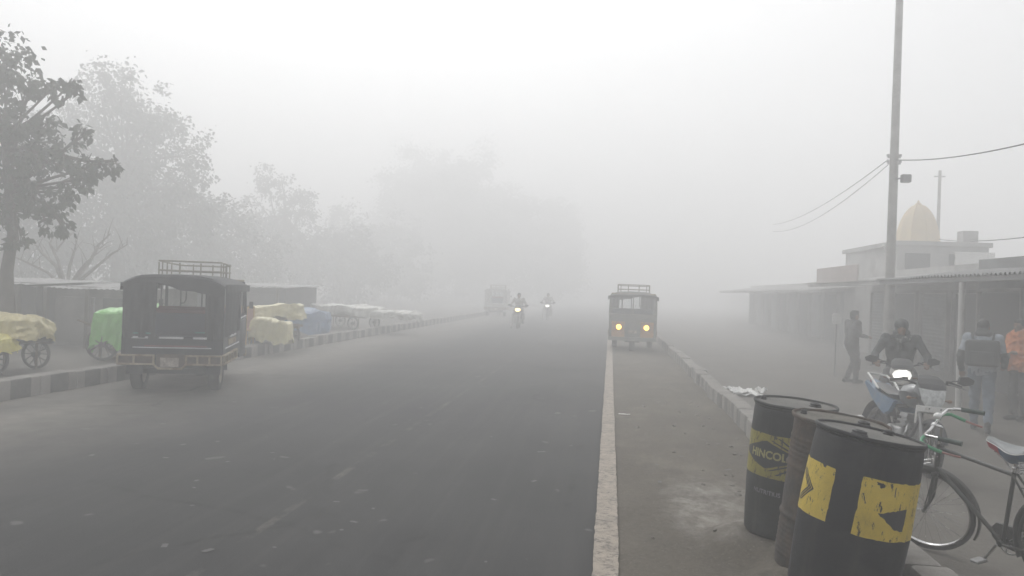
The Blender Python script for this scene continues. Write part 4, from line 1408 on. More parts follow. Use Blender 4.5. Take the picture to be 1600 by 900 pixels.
# ------------------------------------------------------------------ people
def person(label, loc, rz, J, tops, bottoms, hairm, extras=None, group=None, sleeves=None, voxel=0.011):
    """J: joints in local space, x right, y forward"""
    t = thing('person', label, 'person', loc, rz, group)
    J = {k: Vector(v) for k, v in J.items()}
    mb = MB()
    def torso(mb, g):
        for s in (-1, 1):
            off = J['side'] * (.065 * s)
            mb.cap(J['pelvis'] + off * 1.1, J['waist'] + off * .9, .105 + g, .100 + g)
            mb.cap(J['waist'] + off * .9, J['chest'] + off * 1.25, .098 + g, .118 + g)
            mb.cap(J['chest'] + off * 1.25, J['shR' if s > 0 else 'shL'], .105 + g, .062 + g)
    J['side'] = (J['shR'] - J['shL']).normalized()
    fwd = Vector((0, 0, 1)).cross(J['side'])
    fwd = -fwd if fwd.y < 0 else fwd
    torso(mb, 0)
    mb.cap(J['chest'] + Vector((0, 0, .08)), J['neck'], .09, .056)
    mb.cap(J['neck'], J['head'] - Vector((0, 0, .05)), .054, .058)
    hd = J['head']
    look = J.get('look', Vector((0, 1, 0))).normalized()
    HR = Matrix(((look.y, look.x, 0, 0), (-look.x, look.y, 0, 0), (0, 0, 1, 0), (0, 0, 0, 1)))
    def at(x, y, z):
        return hd + (HR @ Vector((x, y, z)))
    mb.ell(hd + Vector((0, 0, .02)), (.078, .098, .105), 0, HR)
    mb.ell(at(0, .028, -.055), (.056, .066, .062), 0, HR)
    mb.cap(at(0, .088, .015), at(0, .108, -.022), .010, .017)
    for s in (-1, 1):
        mb.ell(at(s * .080, -.005, -.005), (.012, .022, .034), 0, HR)
        mb.ell(at(s * .034, .082, .030), (.024, .012, .008), 0, HR)
    mb.ell(at(0, .090, -.056), (.026, .012, .010), 0, HR)
    for s in 'LR':
        mb.cap(J['sh' + s], J['el' + s], .054, .041)
        mb.cap(J['el' + s], J['wr' + s], .041, .027)
        hdv = (J['ha' + s] - J['wr' + s]).normalized()
        side_ = hdv.cross(Vector((0, 0, 1)))
        side_ = side_.normalized() if side_.length > .1 else Vector((1, 0, 0))
        palm = J['wr' + s] + hdv * .085
        mb.cap(J['wr' + s], palm, .026, .030)
        mb.cap(J['wr' + s] + side_ * .014, palm + side_ * .022, .022, .022)
        mb.cap(J['wr' + s] - side_ * .014, palm - side_ * .022, .022, .022)
        curl = Vector((0, 0, -1)) if abs(hdv.z) < .8 else Vector((0, 1, 0))
        for k, (o_, L_) in enumerate(((-.032, .062), (-.011, .075), (.011, .070), (.032, .055))):
            b0 = palm + side_ * o_ + hdv * .012
            b1 = b0 + (hdv * .8 + curl * .35).normalized() * L_ * .55
            b2 = b1 + (hdv * .45 + curl * .8).normalized() * L_ * .5
            mb.cap(b0, b1, .0095, .0088)
            mb.cap(b1, b2, .0088, .0075)
        tb = J['wr' + s] + hdv * .03 + side_ * .03
        mb.cap(tb, tb + (hdv * .6 + side_ * .5 + curl * .4).normalized() * .038, .013, .011)
        mb.cap(tb + (hdv * .6 + side_ * .5 + curl * .4).normalized() * .038, tb + (hdv * .9 + side_ * .3 + curl * .6).normalized() * .068, .011, .009)
        mb.cap(J['hip' + s], J['kn' + s], .088, .058)
        mb.cap(J['kn' + s], J['an' + s], .058, .038)
        mb.cap(J['an' + s], J['to' + s], .036, .030)
    blob(mb, 'body', M['skin'], t, voxel)
    for s in (-1, 1):
        e = MB()
        e.ell(at(s * .033, .086, .018), (.012, .008, .007), 0, HR)
        e.build('eye', M['black'], t)
    # clothes follow the body
    mb = MB()
    torso(mb, .020)
    for s in 'LR':
        mb.cap(J['sh' + s], J['el' + s], .070, .056)
        if sleeves is None:
            e1 = J['el' + s].lerp(J['wr' + s], .93)
            mb.cap(J['el' + s], e1, .056, .041)
    mb.cap(J['chest'] + Vector((0, 0, .10)), J['neck'] - Vector((0, 0, .01)), .098, .072)
    blob(mb, 'jacket' if sleeves is None else 'shirt', tops, t, voxel, 4, .007)
    if sleeves is not None:
        for s in 'LR':
            mb = MB()
            mb.cap(J['sh' + s].lerp(J['el' + s], .80), J['el' + s], .064, .060)
            mb.cap(J['el' + s], J['el' + s].lerp(J['wr' + s], .93), .060, .045)
            blob(mb, 'sleeve', sleeves, t, voxel, 4, .010)
    mb = MB()
    for s in (-1, 1):
        off = J['side'] * (.065 * s)
        mb.cap(J['pelvis'] + off * 1.15, J['pelvis'].lerp(J['waist'], .55) + off, .122, .112)
    for s in 'LR':
        mb.cap(J['hip' + s], J['kn' + s], .104, .076)
        mb.cap(J['kn' + s], J['an' + s] + (J['kn' + s] - J['an' + s]) * .05, .076, .060)
    blob(mb, 'trousers', bottoms, t, voxel, 4, .014)
    for s in 'LR':
        mb = MB()
        d = (J['to' + s] - J['an' + s])
        d.z = 0
        d = d.normalized() if d.length > .01 else Vector((0, 1, 0))
        base = Vector((J['an' + s].x, J['an' + s].y, J['to' + s].z))
        mb.cap(base - d * .05 + Vector((0, 0, .012)), base + d * .10 + Vector((0, 0, .006)), .050, .046)
        mb.cap(base + d * .10 + Vector((0, 0, .004)), base + d * .17, .046, .036)
        mb.cap(base + Vector((0, 0, .02)), J['an' + s], .048, .046)
        blob(mb, 'shoe', M['dark_plastic'], t, .010)
    if hairm is not None:
        mb = MB()
        mb.ell(at(0, -.018, .040), (.088, .098, .098), 0, HR)
        mb.ell(at(0, -.055, -.02), (.074, .055, .075), 0, HR)
        mb.ell(at(0, .055, .098), (.060, .045, .028), 0, HR)
        blob(mb, 'hair', hairm, t, .010, 2)
    if extras:
        extras(t, J, at, HR)
    return t

BLACKCOAT = pm('charcoal_coat', (0.05, 0.054, 0.056), 0.85, var=0.3, bump=0.3, bscale=14)
GREYCLOTH = pm('dark_grey_cloth', (0.075, 0.075, 0.078), 0.9, var=0.25, bump=0.3, bscale=14)
PALESHIRT = pm('pale_blue_grey_shirt', (0.34, 0.38, 0.42), 0.85, var=0.15, bump=0.3, bscale=14)
JEANS = pm('washed_denim', (0.17, 0.21, 0.26), 0.9, var=0.25, bump=0.3, bscale=20)
ORANGECL = pm('orange_shawl', (0.60, 0.22, 0.085), 0.9, var=0.2, bump=0.4, bscale=10)
DARKTR = pm('dark_trousers', (0.075, 0.073, 0.075), 0.9, var=0.25)
PALECLOTH = pm('hazed_cloth', (0.42, 0.41, 0.39), 0.9)  # fog's paling of the distant riders put into the cloth colour
SCARF = pm('checked_scarf', (0.05, 0.055, 0.055), 0.9, var=0.5, scale=30, dirt=(0.45, 0.45, 0.43), dscale=24, damt=0.3)

# figure in dark clothes, turned to the right, holding a tray before him
stand_J = dict(pelvis=(0, 0, .93), waist=(0, .01, 1.07), chest=(0, .02, 1.27), neck=(0, .03, 1.46), head=(0, .06, 1.57),
               shL=(-.18, .02, 1.40), shR=(.18, .02, 1.40), elL=(-.22, .06, 1.13), elR=(.22, .06, 1.13), wrL=(-.16, .30, 1.09), wrR=(.16, .30, 1.09),
               haL=(-.13, .38, 1.09), haR=(.13, .38, 1.09), hipL=(-.09, 0, .91), hipR=(.09, 0, .91), knL=(-.10, .17, .50), knR=(.10, .10, .49),
               anL=(-.10, -.04, .09), anR=(.10, .06, .09), toL=(-.10, .09, .045), toR=(.10, .19, .045), look=(0, 1, 0))
def tray(t, J, at, HR):
    pass
person('person in dark clothes standing side-on, forearms out, before the shops', (5.62, 19.6, G_RIGHT), R(-70), stand_J, GREYCLOTH, DARKTR, M['hair'], group='people in the fog')

# muffled rider on the silver motorcycle: bike-space x forward -> person-space y forward
ride_J = dict(pelvis=(0, -.18, .90), waist=(0, -.15, 1.05), chest=(0, -.06, 1.25), neck=(0, .0, 1.42), head=(0, .05, 1.53),
              shL=(-.20, -.04, 1.37), shR=(.20, -.04, 1.37), elL=(-.35, .12, 1.14), elR=(.35, .12, 1.14), wrL=(-.33, .30, 1.06), wrR=(.33, .30, 1.06),
              haL=(-.32, .38, 1.03), haR=(.32, .38, 1.03), hipL=(-.11, -.16, .88), hipR=(.11, -.16, .88), knL=(-.24, .24, .68), knR=(.24, .24, .68),
              anL=(-.24, .10, .29), anR=(.30, .12, .10), toL=(-.24, .22, .27), toR=(.31, .25, .045), look=(0, 1, -.0))
def muffle(t, J, at, HR):
    mb = MB()
    mb.ell(at(0, -.012, .045), (.100, .115, .105), 0, HR)
    mb.ell(at(0, -.045, -.04), (.092, .075, .10), 0, HR)
    mb.cap(at(-.075, .01, -.06), at(.075, .01, -.06), .045, .045)
    blob(mb, 'woollen_cap', BLACKCOAT, t, .010, 2)
    mb = MB()
    for k in range(9):
        a0, a1 = math.pi * 2 * k / 9, math.pi * 2 * (k + 1) / 9
        c0 = J['neck'] + Vector((.115 * math.cos(a0), .10 * math.sin(a0) + .01, -.02 + .02 * math.sin(a0 * 2)))
        c1 = J['neck'] + Vector((.115 * math.cos(a1), .10 * math.sin(a1) + .01, -.02 + .02 * math.sin(a1 * 2)))
        mb.cap(c0, c1, .042, .042)
    mb.cap(J['neck'] + Vector((.04, .12, -.03)), J['chest'] + Vector((.03, .16, -.02)), .038, .034)
    mb.cap(J['neck'] + Vector((-.05, .11, -.03)), J['chest'] + Vector((.06, .16, .06)), .036, .030)
    blob(mb, 'scarf', SCARF, t, .010, 2)
person('person muffled in cap and checked scarf riding the silver-fronted motorcycle', (4.30, 12.55, G_RIGHT), R(-106 - 90), ride_J, BLACKCOAT, DARKTR, None, muffle, group='people in the fog')

far_J = dict(ride_J)
person('person riding the distant motorcycle with the amber headlight', (-4.25, 37.5, 0), R(-88 - 90), far_J, PALECLOTH, PALECLOTH, M['hair'], group='people in the fog', voxel=0.02)
person('person riding the faintest motorcycle deep in the fog', (-3.85, 50.0, 0), R(-88 - 90), far_J, PALECLOTH, PALECLOTH, M['hair'], group='people in the fog', voxel=0.02)

# man walking away with a dark rucksack
walk_J = dict(pelvis=(0, 0, .93), waist=(0, .015, 1.07), chest=(0, .035, 1.27), neck=(0, .05, 1.46), head=(.0, .075, 1.57),
              shL=(-.20, .03, 1.41), shR=(.20, .03, 1.41), elL=(-.29, -.02, 1.13), elR=(.29, .08, 1.13), wrL=(-.28, .12, .90), wrR=(.29, .27, .97),
              haL=(-.27, .17, .82), haR=(.28, .35, .96), hipL=(-.09, 0, .91), hipR=(.09, 0, .91), knL=(-.09, .16, .50), knR=(.10, -.05, .49),
              anL=(-.09, .10, .09), anR=(.10, -.34, .17), toL=(-.09, .24, .045), toR=(.10, -.25, .05), look=(.25, 1, 0))
def rucksack(t, J, at, HR):
    mb = MB()
    mb.ell(J['neck'] + Vector((0, .0, .02)), (.115, .105, .065))
    mb.ell(at(0, -.045, -.045), (.085, .07, .10), 0, HR)
    blob(mb, 'neck_scarf', GREYCLOTH, t, .010, 2)
walker = person('person in pale shirt and washed jeans walking away, dark rucksack on the back', (5.66, 13.05, G_RIGHT), R(-24), walk_J, PALESHIRT, JEANS, M['hair'], rucksack, group='people in the fog', sleeves=BLACKCOAT)
mb = MB()
mb.box((0, -.155, 1.19), (.46, .16, .40), bevel=.05, seg=3)
mb.box((0, -.245, 1.12), (.34, .05, .20), bevel=.02, seg=2)
for s in (-1, 1):
    mb.tube([(s * .13, -.10, 1.38), (s * .145, .0, 1.485), (s * .14, .12, 1.42), (s * .15, .17, 1.25), (s * .16, .06, 1.05), (s * .17, -.08, 1.02)], .016, 8)
sack = mb.build('rucksack', BLACKCOAT)
sack.location = walker.location
sack.rotation_euler = walker.rotation_euler
tag(sack, 'square dark rucksack carried on the back of the walking person', 'rucksack')

# person in orange at the right edge of the view
or_J = dict(stand_J)
or_J.update(elL=(-.26, .05, 1.14), elR=(.26, .05, 1.14), wrL=(-.12, .22, 1.14), wrR=(.12, .24, 1.10), haL=(-.03, .25, 1.15), haR=(.03, .28, 1.10), knL=(-.10, .05, .50), knR=(.10, .04, .50), anL=(-.10, .0, .09), anR=(.10, .02, .09), toL=(-.11, .13, .045), toR=(.11, .14, .045))
def shawl(t, J, at, HR):
    mb = MB()
    for s in (-1, 1):
        mb.cap((s * .12, .0, 1.38), (s * .20, .03, 1.02), .115, .15)
        mb.cap((s * .05, .02, 1.42), (s * .08, .05, .98), .13, .16)
    blob(mb, 'shawl', ORANGECL, t, .012, 5, .03)
person('person wrapped in an orange shawl standing at the right edge by the shops', (6.86, 14.4, G_RIGHT), R(115), or_J, ORANGECL, DARKTR, M['hair'], shawl, group='people in the fog')

# ------------------------------------------------------------------ covered vending carts on the left pavement
def sheet(name, rgb, rough=0.45, var=0.18):
    m, n, l, p, tc = nodes_for(name)
    a = ramp(n, l, noise_node(n, l, tc, 1.8, 8, 0.65), [(0.3, tuple(c * (1 - var * 1.6) for c in rgb)), (0.7, tuple(min(1, c * (1 + var)) for c in rgb))])
    d = ramp(n, l, noise_node(n, l, tc, 3.5, 8, 0.7), [(0.55, 0.0), (0.75, 0.45)])
    l.new(mixc(n, l, d, a, (0.22, 0.20, 0.17)), p.inputs['Base Color'])
    p.inputs['Roughness'].default_value = rough
    t = n.new('ShaderNodeTexWave')
    t.inputs['Scale'].default_value = 1.4
    t.inputs['Distortion'].default_value = 9
    t.inputs['Detail'].default_value = 4
    l.new(tc.outputs['Object'], t.inputs['Vector'])
    bumpn(n, l, p, t.outputs['Fac'], 0.6, 0.05)
    return m

def drape(sx, sy, h, skirt, seed, sag=0.06, top_shape=None, flare=1.06):
    """sheet lying over goods (sx x sy, top at h) with folds hanging below its edge"""
    mb = MB()
    n = 140
    rg = lambda x, y, z: 1 - 2 * abs(nz(x, y, z))
    def per(k):
        a = 2 * math.pi * k / n
        c, s = math.cos(a), math.sin(a)
        q = 1 / max(abs(c), abs(s)) ** 0.82
        return c * q * sx / 2, s * q * sy / 2
    rings = []
    levels = [0.02, .25, .5, .75, .9, 1.0]
    for f in levels:
        r_ = []
        for k in range(n):
            x, y = per(k)
            x, y = x * f, y * f
            z = h + 0.10 * nz(x * 1.5 + seed, y * 1.5, seed) + 0.045 * nz(x * 4 + seed, y * 4, seed) + 0.022 * rg(x * 3.1 + seed, y * 3.7, seed) + 0.012 * rg(x * 8 + seed, y * 7, seed * 2) - (sag if f == 1.0 else 0) - (sag * .3 if f == .9 else 0)
            if top_shape:
                z += top_shape(x / sx * 2, y / sy * 2)
            r_.append((x, y, z))
        rings.append(r_)
    for j in range(1, 13):
        v = j / 12
        r_ = []
        for k in range(n):
            x, y = per(k)
            fold = 0.040 * v * math.sin(k * 0.46 + seed + 3 * nz(k * .05, seed)) + 0.10 * v * nz(k * .08 + seed, v * 1.4, seed) + 0.030 * rg(k * .13 + v * 2.2, v * 2.5, seed) * min(1, v * 3)
            m_ = 1 + (flare - 1) * v + fold
            z0 = rings[5][k][2]
            drop = skirt * (1 + 0.45 * nz(k * .065, seed * 1.7) + 0.22 * nz(k * .24, seed))
            r_.append((x * m_, y * m_, z0 - drop * v))
        rings.append(r_)
    vs = [p for r_ in rings for p in r_]
    fs = [(i * n + k, i * n + (k + 1) % n, (i + 1) * n + (k + 1) % n, (i + 1) * n + k) for i in range(len(rings) - 1) for k in range(n)] + [tuple(range(n))[::-1]]
    mb.raw(vs, fs)
    return mb

WOOD = pm('cart_timber', (0.13, 0.095, 0.065), 0.85, var=0.35, scale=5)
PAV = 0.10
def cart(label, loc, rz, cover, sx, sy, h, skirt, seed, second=None, top_shape=None, group='covered vending carts on the left pavement', wr=0.32, wheels=True, flare=1.06):
    t = thing('vending_cart', label, 'cart', loc, rz, group)
    mb = MB()
    mb.box((0, 0, wr * 2 + .02), (sx * .94, sy * .9, .06), bevel=.01)
    for s in (-1, 1):
        mb.box((0, s * sy * .36, wr * 2 - .03), (sx * .95, .06, .06))
        mb.tube([(-sx * .45, s * sy * .36, wr * 2 - .02), (-sx * .78, s * sy * .34, wr * 2 + .14)], .022, 8)
        mb.tube([(sx * .35, s * sy * .36, wr * 2 - .06), (sx * .35, s * sy * .36, 0.0)], .022, 8)
        mb.tube([(-sx * .38, s * sy * .36, wr * 2 - .06), (-sx * .38, s * sy * .36, 0.0)], .022, 8)
    mb.build('bed', WOOD, t)
    if wheels:
        for s in (-1, 1):
            for x in (-sx * .30, sx * .30):
                spoked_wheel(t, 'wheel', (x, s * sy * .47, wr), wr, .05, 12, M['dark_plastic'], hubr=.05, hubw=.14, spoke_r=.010)
    drape(sx, sy, h, skirt, seed, top_shape=top_shape, flare=flare).build('cover', cover, t)
    if second:
        m2, dx, dy, sx2, sy2, h2, sk2 = second
        q = drape(sx2, sy2, h2, sk2, seed + 3.3)
        q.v = [p + Vector((dx, dy, 0)) for p in q.v]
        q.build('cover', m2, t)
    return t

YSH = sheet('yellow_sheet', (0.74, 0.66, 0.18))
BSH = sheet('buff_sheet', (0.62, 0.54, 0.26))
GSH = sheet('green_sheet', (0.22, 0.62, 0.13), 0.3)
CSH = sheet('cream_sheet', (0.72, 0.66, 0.40))
WSH = sheet('white_sheet', (0.60, 0.60, 0.55))
LSH = sheet('blue_sheet', (0.12, 0.21, 0.36))
cart('buff covered cart with a yellow sheet over its front, nearest on the left', (-10.62, 12.55, PAV), R(4), BSH, 1.95, 1.15, .92, .30, 2.1, (YSH, .0, -.66, 1.9, .34, .62, .20), wr=.265)
cart('cart wrapped in a bright green plastic sheet behind the dark tempo', (-9.75, 15.4, PAV), R(10), GSH, 1.15, .9, 1.05, .66, 5.2, top_shape=lambda x, y: .10 * x, wr=.33)
cart('cream sheeted cart just beyond the dark tempo', (-9.55, 20.9, PAV), R(-35), CSH, 2.6, 1.5, .98, .34, 7.7, top_shape=lambda x, y: .12 * x, wr=.26)
cart('blue sheeted cart between the cream and the white ones', (-9.95, 24.0, PAV), R(-20), LSH, 2.4, 1.5, .85, .6, 9.1, wr=.25)
cart('fading white sheeted cart, farthest along the pavement', (-10.0, 29.8, PAV), R(-15), WSH, 2.6, 1.6, .88, .3, 3.9, (WSH, 2.2, 0, 1.6, 1.3, .74, .22), wr=.25)
# small yellow framed stall next to the kerb
t = thing('food_stall', 'small yellow-framed stall with pale side sheet beside the kerb', 'stall', (-8.95, 18.5, PAV), R(8))
mb = MB()
for x in (-.32, .32):
    for y in (-.3, .3):
        mb.tube([(x, y, 0), (x, y, 1.05)], .022, 8)
for z in (.12, .5, 1.05):
    mb.tube([(-.32, -.3, z), (.32, -.3, z), (.32, .3, z), (-.32, .3, z)], .020, 8, closed=True)
mb.build('frame', pm('yellow_frame', (0.50, 0.32, 0.06), 0.6), t)
mb = MB()
mb.box((0, 0, .53), (.62, .58, .025))
mb.box((0, .29, .78), (.60, .02, .48))
mb.build('shelf', pm('pink_board', (0.45, 0.27, 0.22), 0.7), t)
drape(.95, .6, .80, .45, 1.3).build('side_sheet', CSH, t).location = (.75, .35, -.05)

# ------------------------------------------------------------------ trees
def leafmat(name, a, b_):
    m, n, l, p, tc = nodes_for(name)
    l.new(ramp(n, l, noise_node(n, l, tc, 1.1, 5), [(0.3, a), (0.7, b_)]), p.inputs['Base Color'])
    p.inputs['Roughness'].default_value = 0.55
    return m
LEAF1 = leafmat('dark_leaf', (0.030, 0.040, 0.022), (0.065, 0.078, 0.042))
LEAF2 = leafmat('hazed_leaf', (0.085, 0.095, 0.075), (0.13, 0.14, 0.11))  # far leaves lightened, part of the haze put into their colour

def tree(label, loc, trunk, clumps, nleaf, L, mat, seed, group='trees along the left side', r0=.22, hang=.4, twig=True):
    """trunk: polyline (local); clumps: (centre, radius); limbs grow from the trunk to every clump"""
    rnd = random.Random(seed)
    nprnd = np.random.default_rng(seed)
    t = thing('roadside_tree', label, 'tree', loc, 0, group)
    mb = MB()
    tp = [Vector(p) for p in trunk]
    mb.tube(tp, [r0 * (1 - .65 * i / (len(tp) - 1)) for i in range(len(tp))], 12)
    top = tp[-1]
    vs, fs = [], []
    for c, r in clumps:
        c = Vector(c)
        k = rnd.randint(max(1, len(tp) - 2), len(tp) - 1)
        a = tp[k]
        mid = a.lerp(c, .5) + Vector((rnd.uniform(-.15, .15), rnd.uniform(-.15, .15), rnd.uniform(0, .3))) * r
        rr = r0 * .3
        mb.tube([a, a.lerp(mid, .5), mid, mid.lerp(c, .6), c], [rr, rr * .8, rr * .6, rr * .4, rr * .2], 7)
        if twig:
            for q in range(7):
                e = c + Vector((rnd.gauss(0, 1), rnd.gauss(0, 1), rnd.gauss(0, .8))).normalized() * r * rnd.uniform(.5, 1)
                mb.tube([mid.lerp(c, rnd.uniform(.3, 1)), c.lerp(e, .5) + Vector((0, 0, .05)), e], [rr * .25, rr * .17, .004], 5)
        nl = max(40, int(nleaf * r * r))
        g = nprnd
        sd_ = g.normal(size=(9, 3)) * (1, 1, .9)
        sd_ = sd_ / np.linalg.norm(sd_, axis=1, keepdims=True) * r * g.uniform(.25, 1.0, (9, 1))
        sr = r * g.uniform(.22, .42, 9)
        k9 = g.integers(0, 9, nl)
        off = sd_[k9] + g.normal(size=(nl, 3)) * (.5, .5, .45) * sr[k9, None]
        d = off / np.linalg.norm(off, axis=1, keepdims=True) * .7 + np.stack([g.uniform(-1, 1, nl), g.uniform(-1, 1, nl), g.uniform(-1, .4, nl) - hang], 1)
        d /= np.linalg.norm(d, axis=1, keepdims=True)
        s_ = np.cross(d, np.stack([g.uniform(-1, 1, nl), g.uniform(-1, 1, nl), g.uniform(-.3, 1, nl)], 1))
        s_ /= np.linalg.norm(s_, axis=1, keepdims=True)
        nr = np.cross(s_, d)
        q = g.uniform(.65, 1.2, (nl, 1)) * L
        p0 = np.array(c) + off
        vs.append(np.stack([p0, p0 + d * q * .42 + s_ * q * .31 - nr * q * .07, p0 + d * q - nr * q * .12, p0 + d * q * .42 - s_ * q * .31 - nr * q * .07], 1).reshape(-1, 3))
    mb.build('trunk', M['wood'], t)
    V = np.concatenate(vs)
    nq = len(V) // 4
    base = np.arange(nq)[:, None] * 4
    F = np.concatenate([base + np.array([[0, 1, 2]]), base + np.array([[0, 2, 3]])], 1).reshape(-1, 3)
    me = bpy.data.meshes.new('crown')
    me.vertices.add(len(V))
    me.vertices.foreach_set('co', V.astype(np.float32).ravel())
    me.loops.add(F.size)
    me.loops.foreach_set('vertex_index', F.astype(np.int32).ravel())
    me.polygons.add(len(F))
    me.polygons.foreach_set('loop_start', np.arange(0, F.size, 3, dtype=np.int32))
    me.update()
    me.validate()
    me.materials.append(mat)
    o = bpy.data.objects.new('crown', me)
    C.objects.link(o)
    o.parent = t
    return t

def rel(base, pts):
    return [((p[0] - base[0], p[1] - base[1], p[2] - base[2]), r) for p, r in pts]
B1 = (-12.7, 15.6, PAV)
near = [((-12.6, 15.2, 5.85), .55), ((-11.95, 15, 5.55), .42), ((-11.35, 14.9, 5.45), .30), ((-10.85, 14.9, 5.62), .17), ((-10.72, 14.85, 5.45), .13),
        ((-11.95, 15, 4.85), .50), ((-11.45, 15, 4.85), .30), ((-12.5, 15.2, 4.3), .75), ((-11.65, 15.1, 4.15), .55), ((-11.05, 15, 4.30), .38),
        ((-10.55, 14.9, 4.60), .22), ((-10.85, 15, 3.90), .40), ((-10.42, 14.9, 4.05), .24), ((-10.08, 14.85, 4.02), .22), ((-9.85, 14.8, 3.97), .17), ((-10.55, 14.9, 3.72), .25),
        ((-11.75, 15.2, 3.45), .50), ((-11.15, 15.1, 3.45), .36), ((-10.78, 15, 3.55), .22), ((-12.4, 15.3, 3.0), .60), ((-11.6, 15.3, 2.85), .32),
        ((-12.3, 15.4, 2.45), .30), ((-13.4, 15.6, 4.8), .95), ((-13.5, 15.6, 3.4), .8), ((-13.2, 15.5, 6.3), .8), ((-11.2, 15.3, 2.75), .18)]
tree('big-leaved tree at the upper left whose single leaves stand out against the fog', B1, [(0, 0, 0), (.05, 0, .9), (-.05, .05, 1.7), (.1, 0, 2.5), (.05, -.1, 3.4), (0, -.2, 4.3)], rel(B1, near), 900, .16, LEAF1, 4, r0=.17)
# lopped pale limbs behind it
def crown(rnd, n, rx, ry, rz_, zc, rmin, rmax):
    out = []
    while len(out) < n:
        p = Vector((rnd.uniform(-1, 1), rnd.uniform(-1, 1), rnd.uniform(-1, 1)))
        if p.length > 1:
            continue
        out.append(((p.x * rx, p.y * ry, zc + p.z * rz_), rnd.uniform(rmin, rmax)))
    return out
def round_tree(label, x, y, h, wd, seed, mat, base=0.35, n=26, L=.22, dens=110, low=0.3):
    rnd = random.Random(seed)
    zc = h * (0.5 + low / 2)
    tree(label, (x, y, PAV), [(0, 0, 0), (rnd.uniform(-.2, .2), 0, h * .2), (rnd.uniform(-.3, .3), .1, h * .4), (0, 0, h * .62)],
         crown(rnd, n, wd, wd, h - zc - wd * .12, zc, wd * .26, wd * .46), dens, L, mat, seed, r0=base, twig=False)
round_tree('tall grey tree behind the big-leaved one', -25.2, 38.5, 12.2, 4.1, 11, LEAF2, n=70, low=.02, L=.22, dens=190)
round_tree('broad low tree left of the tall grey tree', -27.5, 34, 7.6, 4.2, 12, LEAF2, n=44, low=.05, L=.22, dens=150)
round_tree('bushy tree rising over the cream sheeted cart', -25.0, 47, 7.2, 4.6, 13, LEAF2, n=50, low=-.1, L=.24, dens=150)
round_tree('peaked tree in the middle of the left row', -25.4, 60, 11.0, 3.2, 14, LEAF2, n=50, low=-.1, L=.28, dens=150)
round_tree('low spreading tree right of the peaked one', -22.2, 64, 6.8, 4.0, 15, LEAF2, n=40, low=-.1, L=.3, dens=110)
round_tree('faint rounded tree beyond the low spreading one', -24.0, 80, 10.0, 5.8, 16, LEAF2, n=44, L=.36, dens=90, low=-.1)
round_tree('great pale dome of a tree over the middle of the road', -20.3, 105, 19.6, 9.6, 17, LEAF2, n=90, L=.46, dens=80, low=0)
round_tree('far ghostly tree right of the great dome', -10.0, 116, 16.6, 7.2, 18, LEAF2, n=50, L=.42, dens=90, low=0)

PALEBARK = pm('pale_bark', (0.22, 0.205, 0.185), 0.9, var=0.3, scale=6, bump=0.5)  # bark lightened so the limbs fade as if fogged
# bare lopped limbs in front of the shed
t = thing('lopped_tree', 'leafless lopped tree with pale bent limbs above the shed roof', 'tree', (-15.6, 21.5, PAV), 0, 'trees along the left side')
mb = MB()
rnd = random.Random(5)
mb.tube([(0, 0, 0), (.05, 0, .7), (.0, 0, 1.35)], [.15, .13, .11], 10)
for ex, ez, rr in ((-1.3, 2.6, .045), (-.6, 2.9, .04), (.35, 2.7, .04), (1.35, 2.9, .045), (2.0, 2.6, .04), (.9, 2.3, .035), (-1.9, 2.2, .035)):
    q = [(0, 0, 1.2), (ex * .35 + rnd.uniform(-.1, .1), rnd.uniform(-.2, .2), 1.25 + (ez - 1.25) * .5), (ex * .72, rnd.uniform(-.2, .2), 1.2 + (ez - 1.2) * .8), (ex, rnd.uniform(-.3, .3), ez)]
    mb.tube(q, [rr * 1.5, rr * 1.1, rr * .8, rr * .3], 8)
    for k in range(5):
        s0 = Vector(q[1]).lerp(Vector(q[3]), rnd.uniform(.2, 1))
        e0 = s0 + Vector((rnd.uniform(-.5, .5), rnd.uniform(-.3, .3), rnd.uniform(.1, .6)))
        mb.tube([s0, s0.lerp(e0, .5) + Vector((0, 0, .05)), e0], [rr * .4, rr * .25, .004], 5)
mb.build('trunk', PALEBARK, t)

# ------------------------------------------------------------------ low shed row on the left
SHEET_ROOF = pm('grey_roof_sheet', (0.19, 0.19, 0.19), 0.6, 0.2, var=0.25, scale=2)
DARKSHED = pm('dark_shed_wall', (0.065, 0.067, 0.068), 0.85, var=0.3, scale=1.3, dirt=(0.12, 0.115, 0.11), dscale=1.2, damt=0.4)
def corrugated(fn, nu, nv):
    return MB().grid(fn, nu, nv)
def shed(label, x0, x1, y, depth, z, mat):
    t = thing('market_shed', label, 'shed', ((x0 + x1) / 2, y, PAV), 0, 'low sheds on the left')
    hw = (x1 - x0) / 2
    mb = MB()
    mb.box((0, depth / 2, z / 2 - .04), (2 * hw, depth, z - .08))
    mb.build('wall', mat, t)
    mb = MB().grid(lambda u, v: (-hw - .25 + u * (2 * hw + .5), -.55 + v * (depth + .7), z + .012 * math.sin(u * 120) - .12 * (1 - v) + .03 * nz(u * 6, v * 3, hw)), 180, 3)
    mb.build('roof', SHEET_ROOF, t)
    k = max(2, int(hw * 1.2))
    for i in range(k + 1):
        xx = -hw + .1 + (2 * hw - .2) * i / k
        mb = MB()
        mb.box((xx, -.45, z / 2 - .07), (.09, .09, z - .14))
        mb.build('post', M['wood'], t)
    for i in range(k):
        xx = -hw + .1 + (2 * hw - .2) * (i + .5) / k
        mb = MB()
        mb.box((xx, -.03, z * .42), ((2 * hw) / k * .72, .05, z * .72), bevel=.01)
        mb.build('shutter', DARKSHED if i % 2 else M['plaster'], t)
shed('low dark shed with a sheet roof behind the buff cart', -17.5, -13.4, 17.4, 2.6, 1.55, DARKSHED)
shed('low grey shed whose roof edge catches light behind the green cart', -13.2, -10.9, 17.8, 2.4, 1.50, M['plaster'])
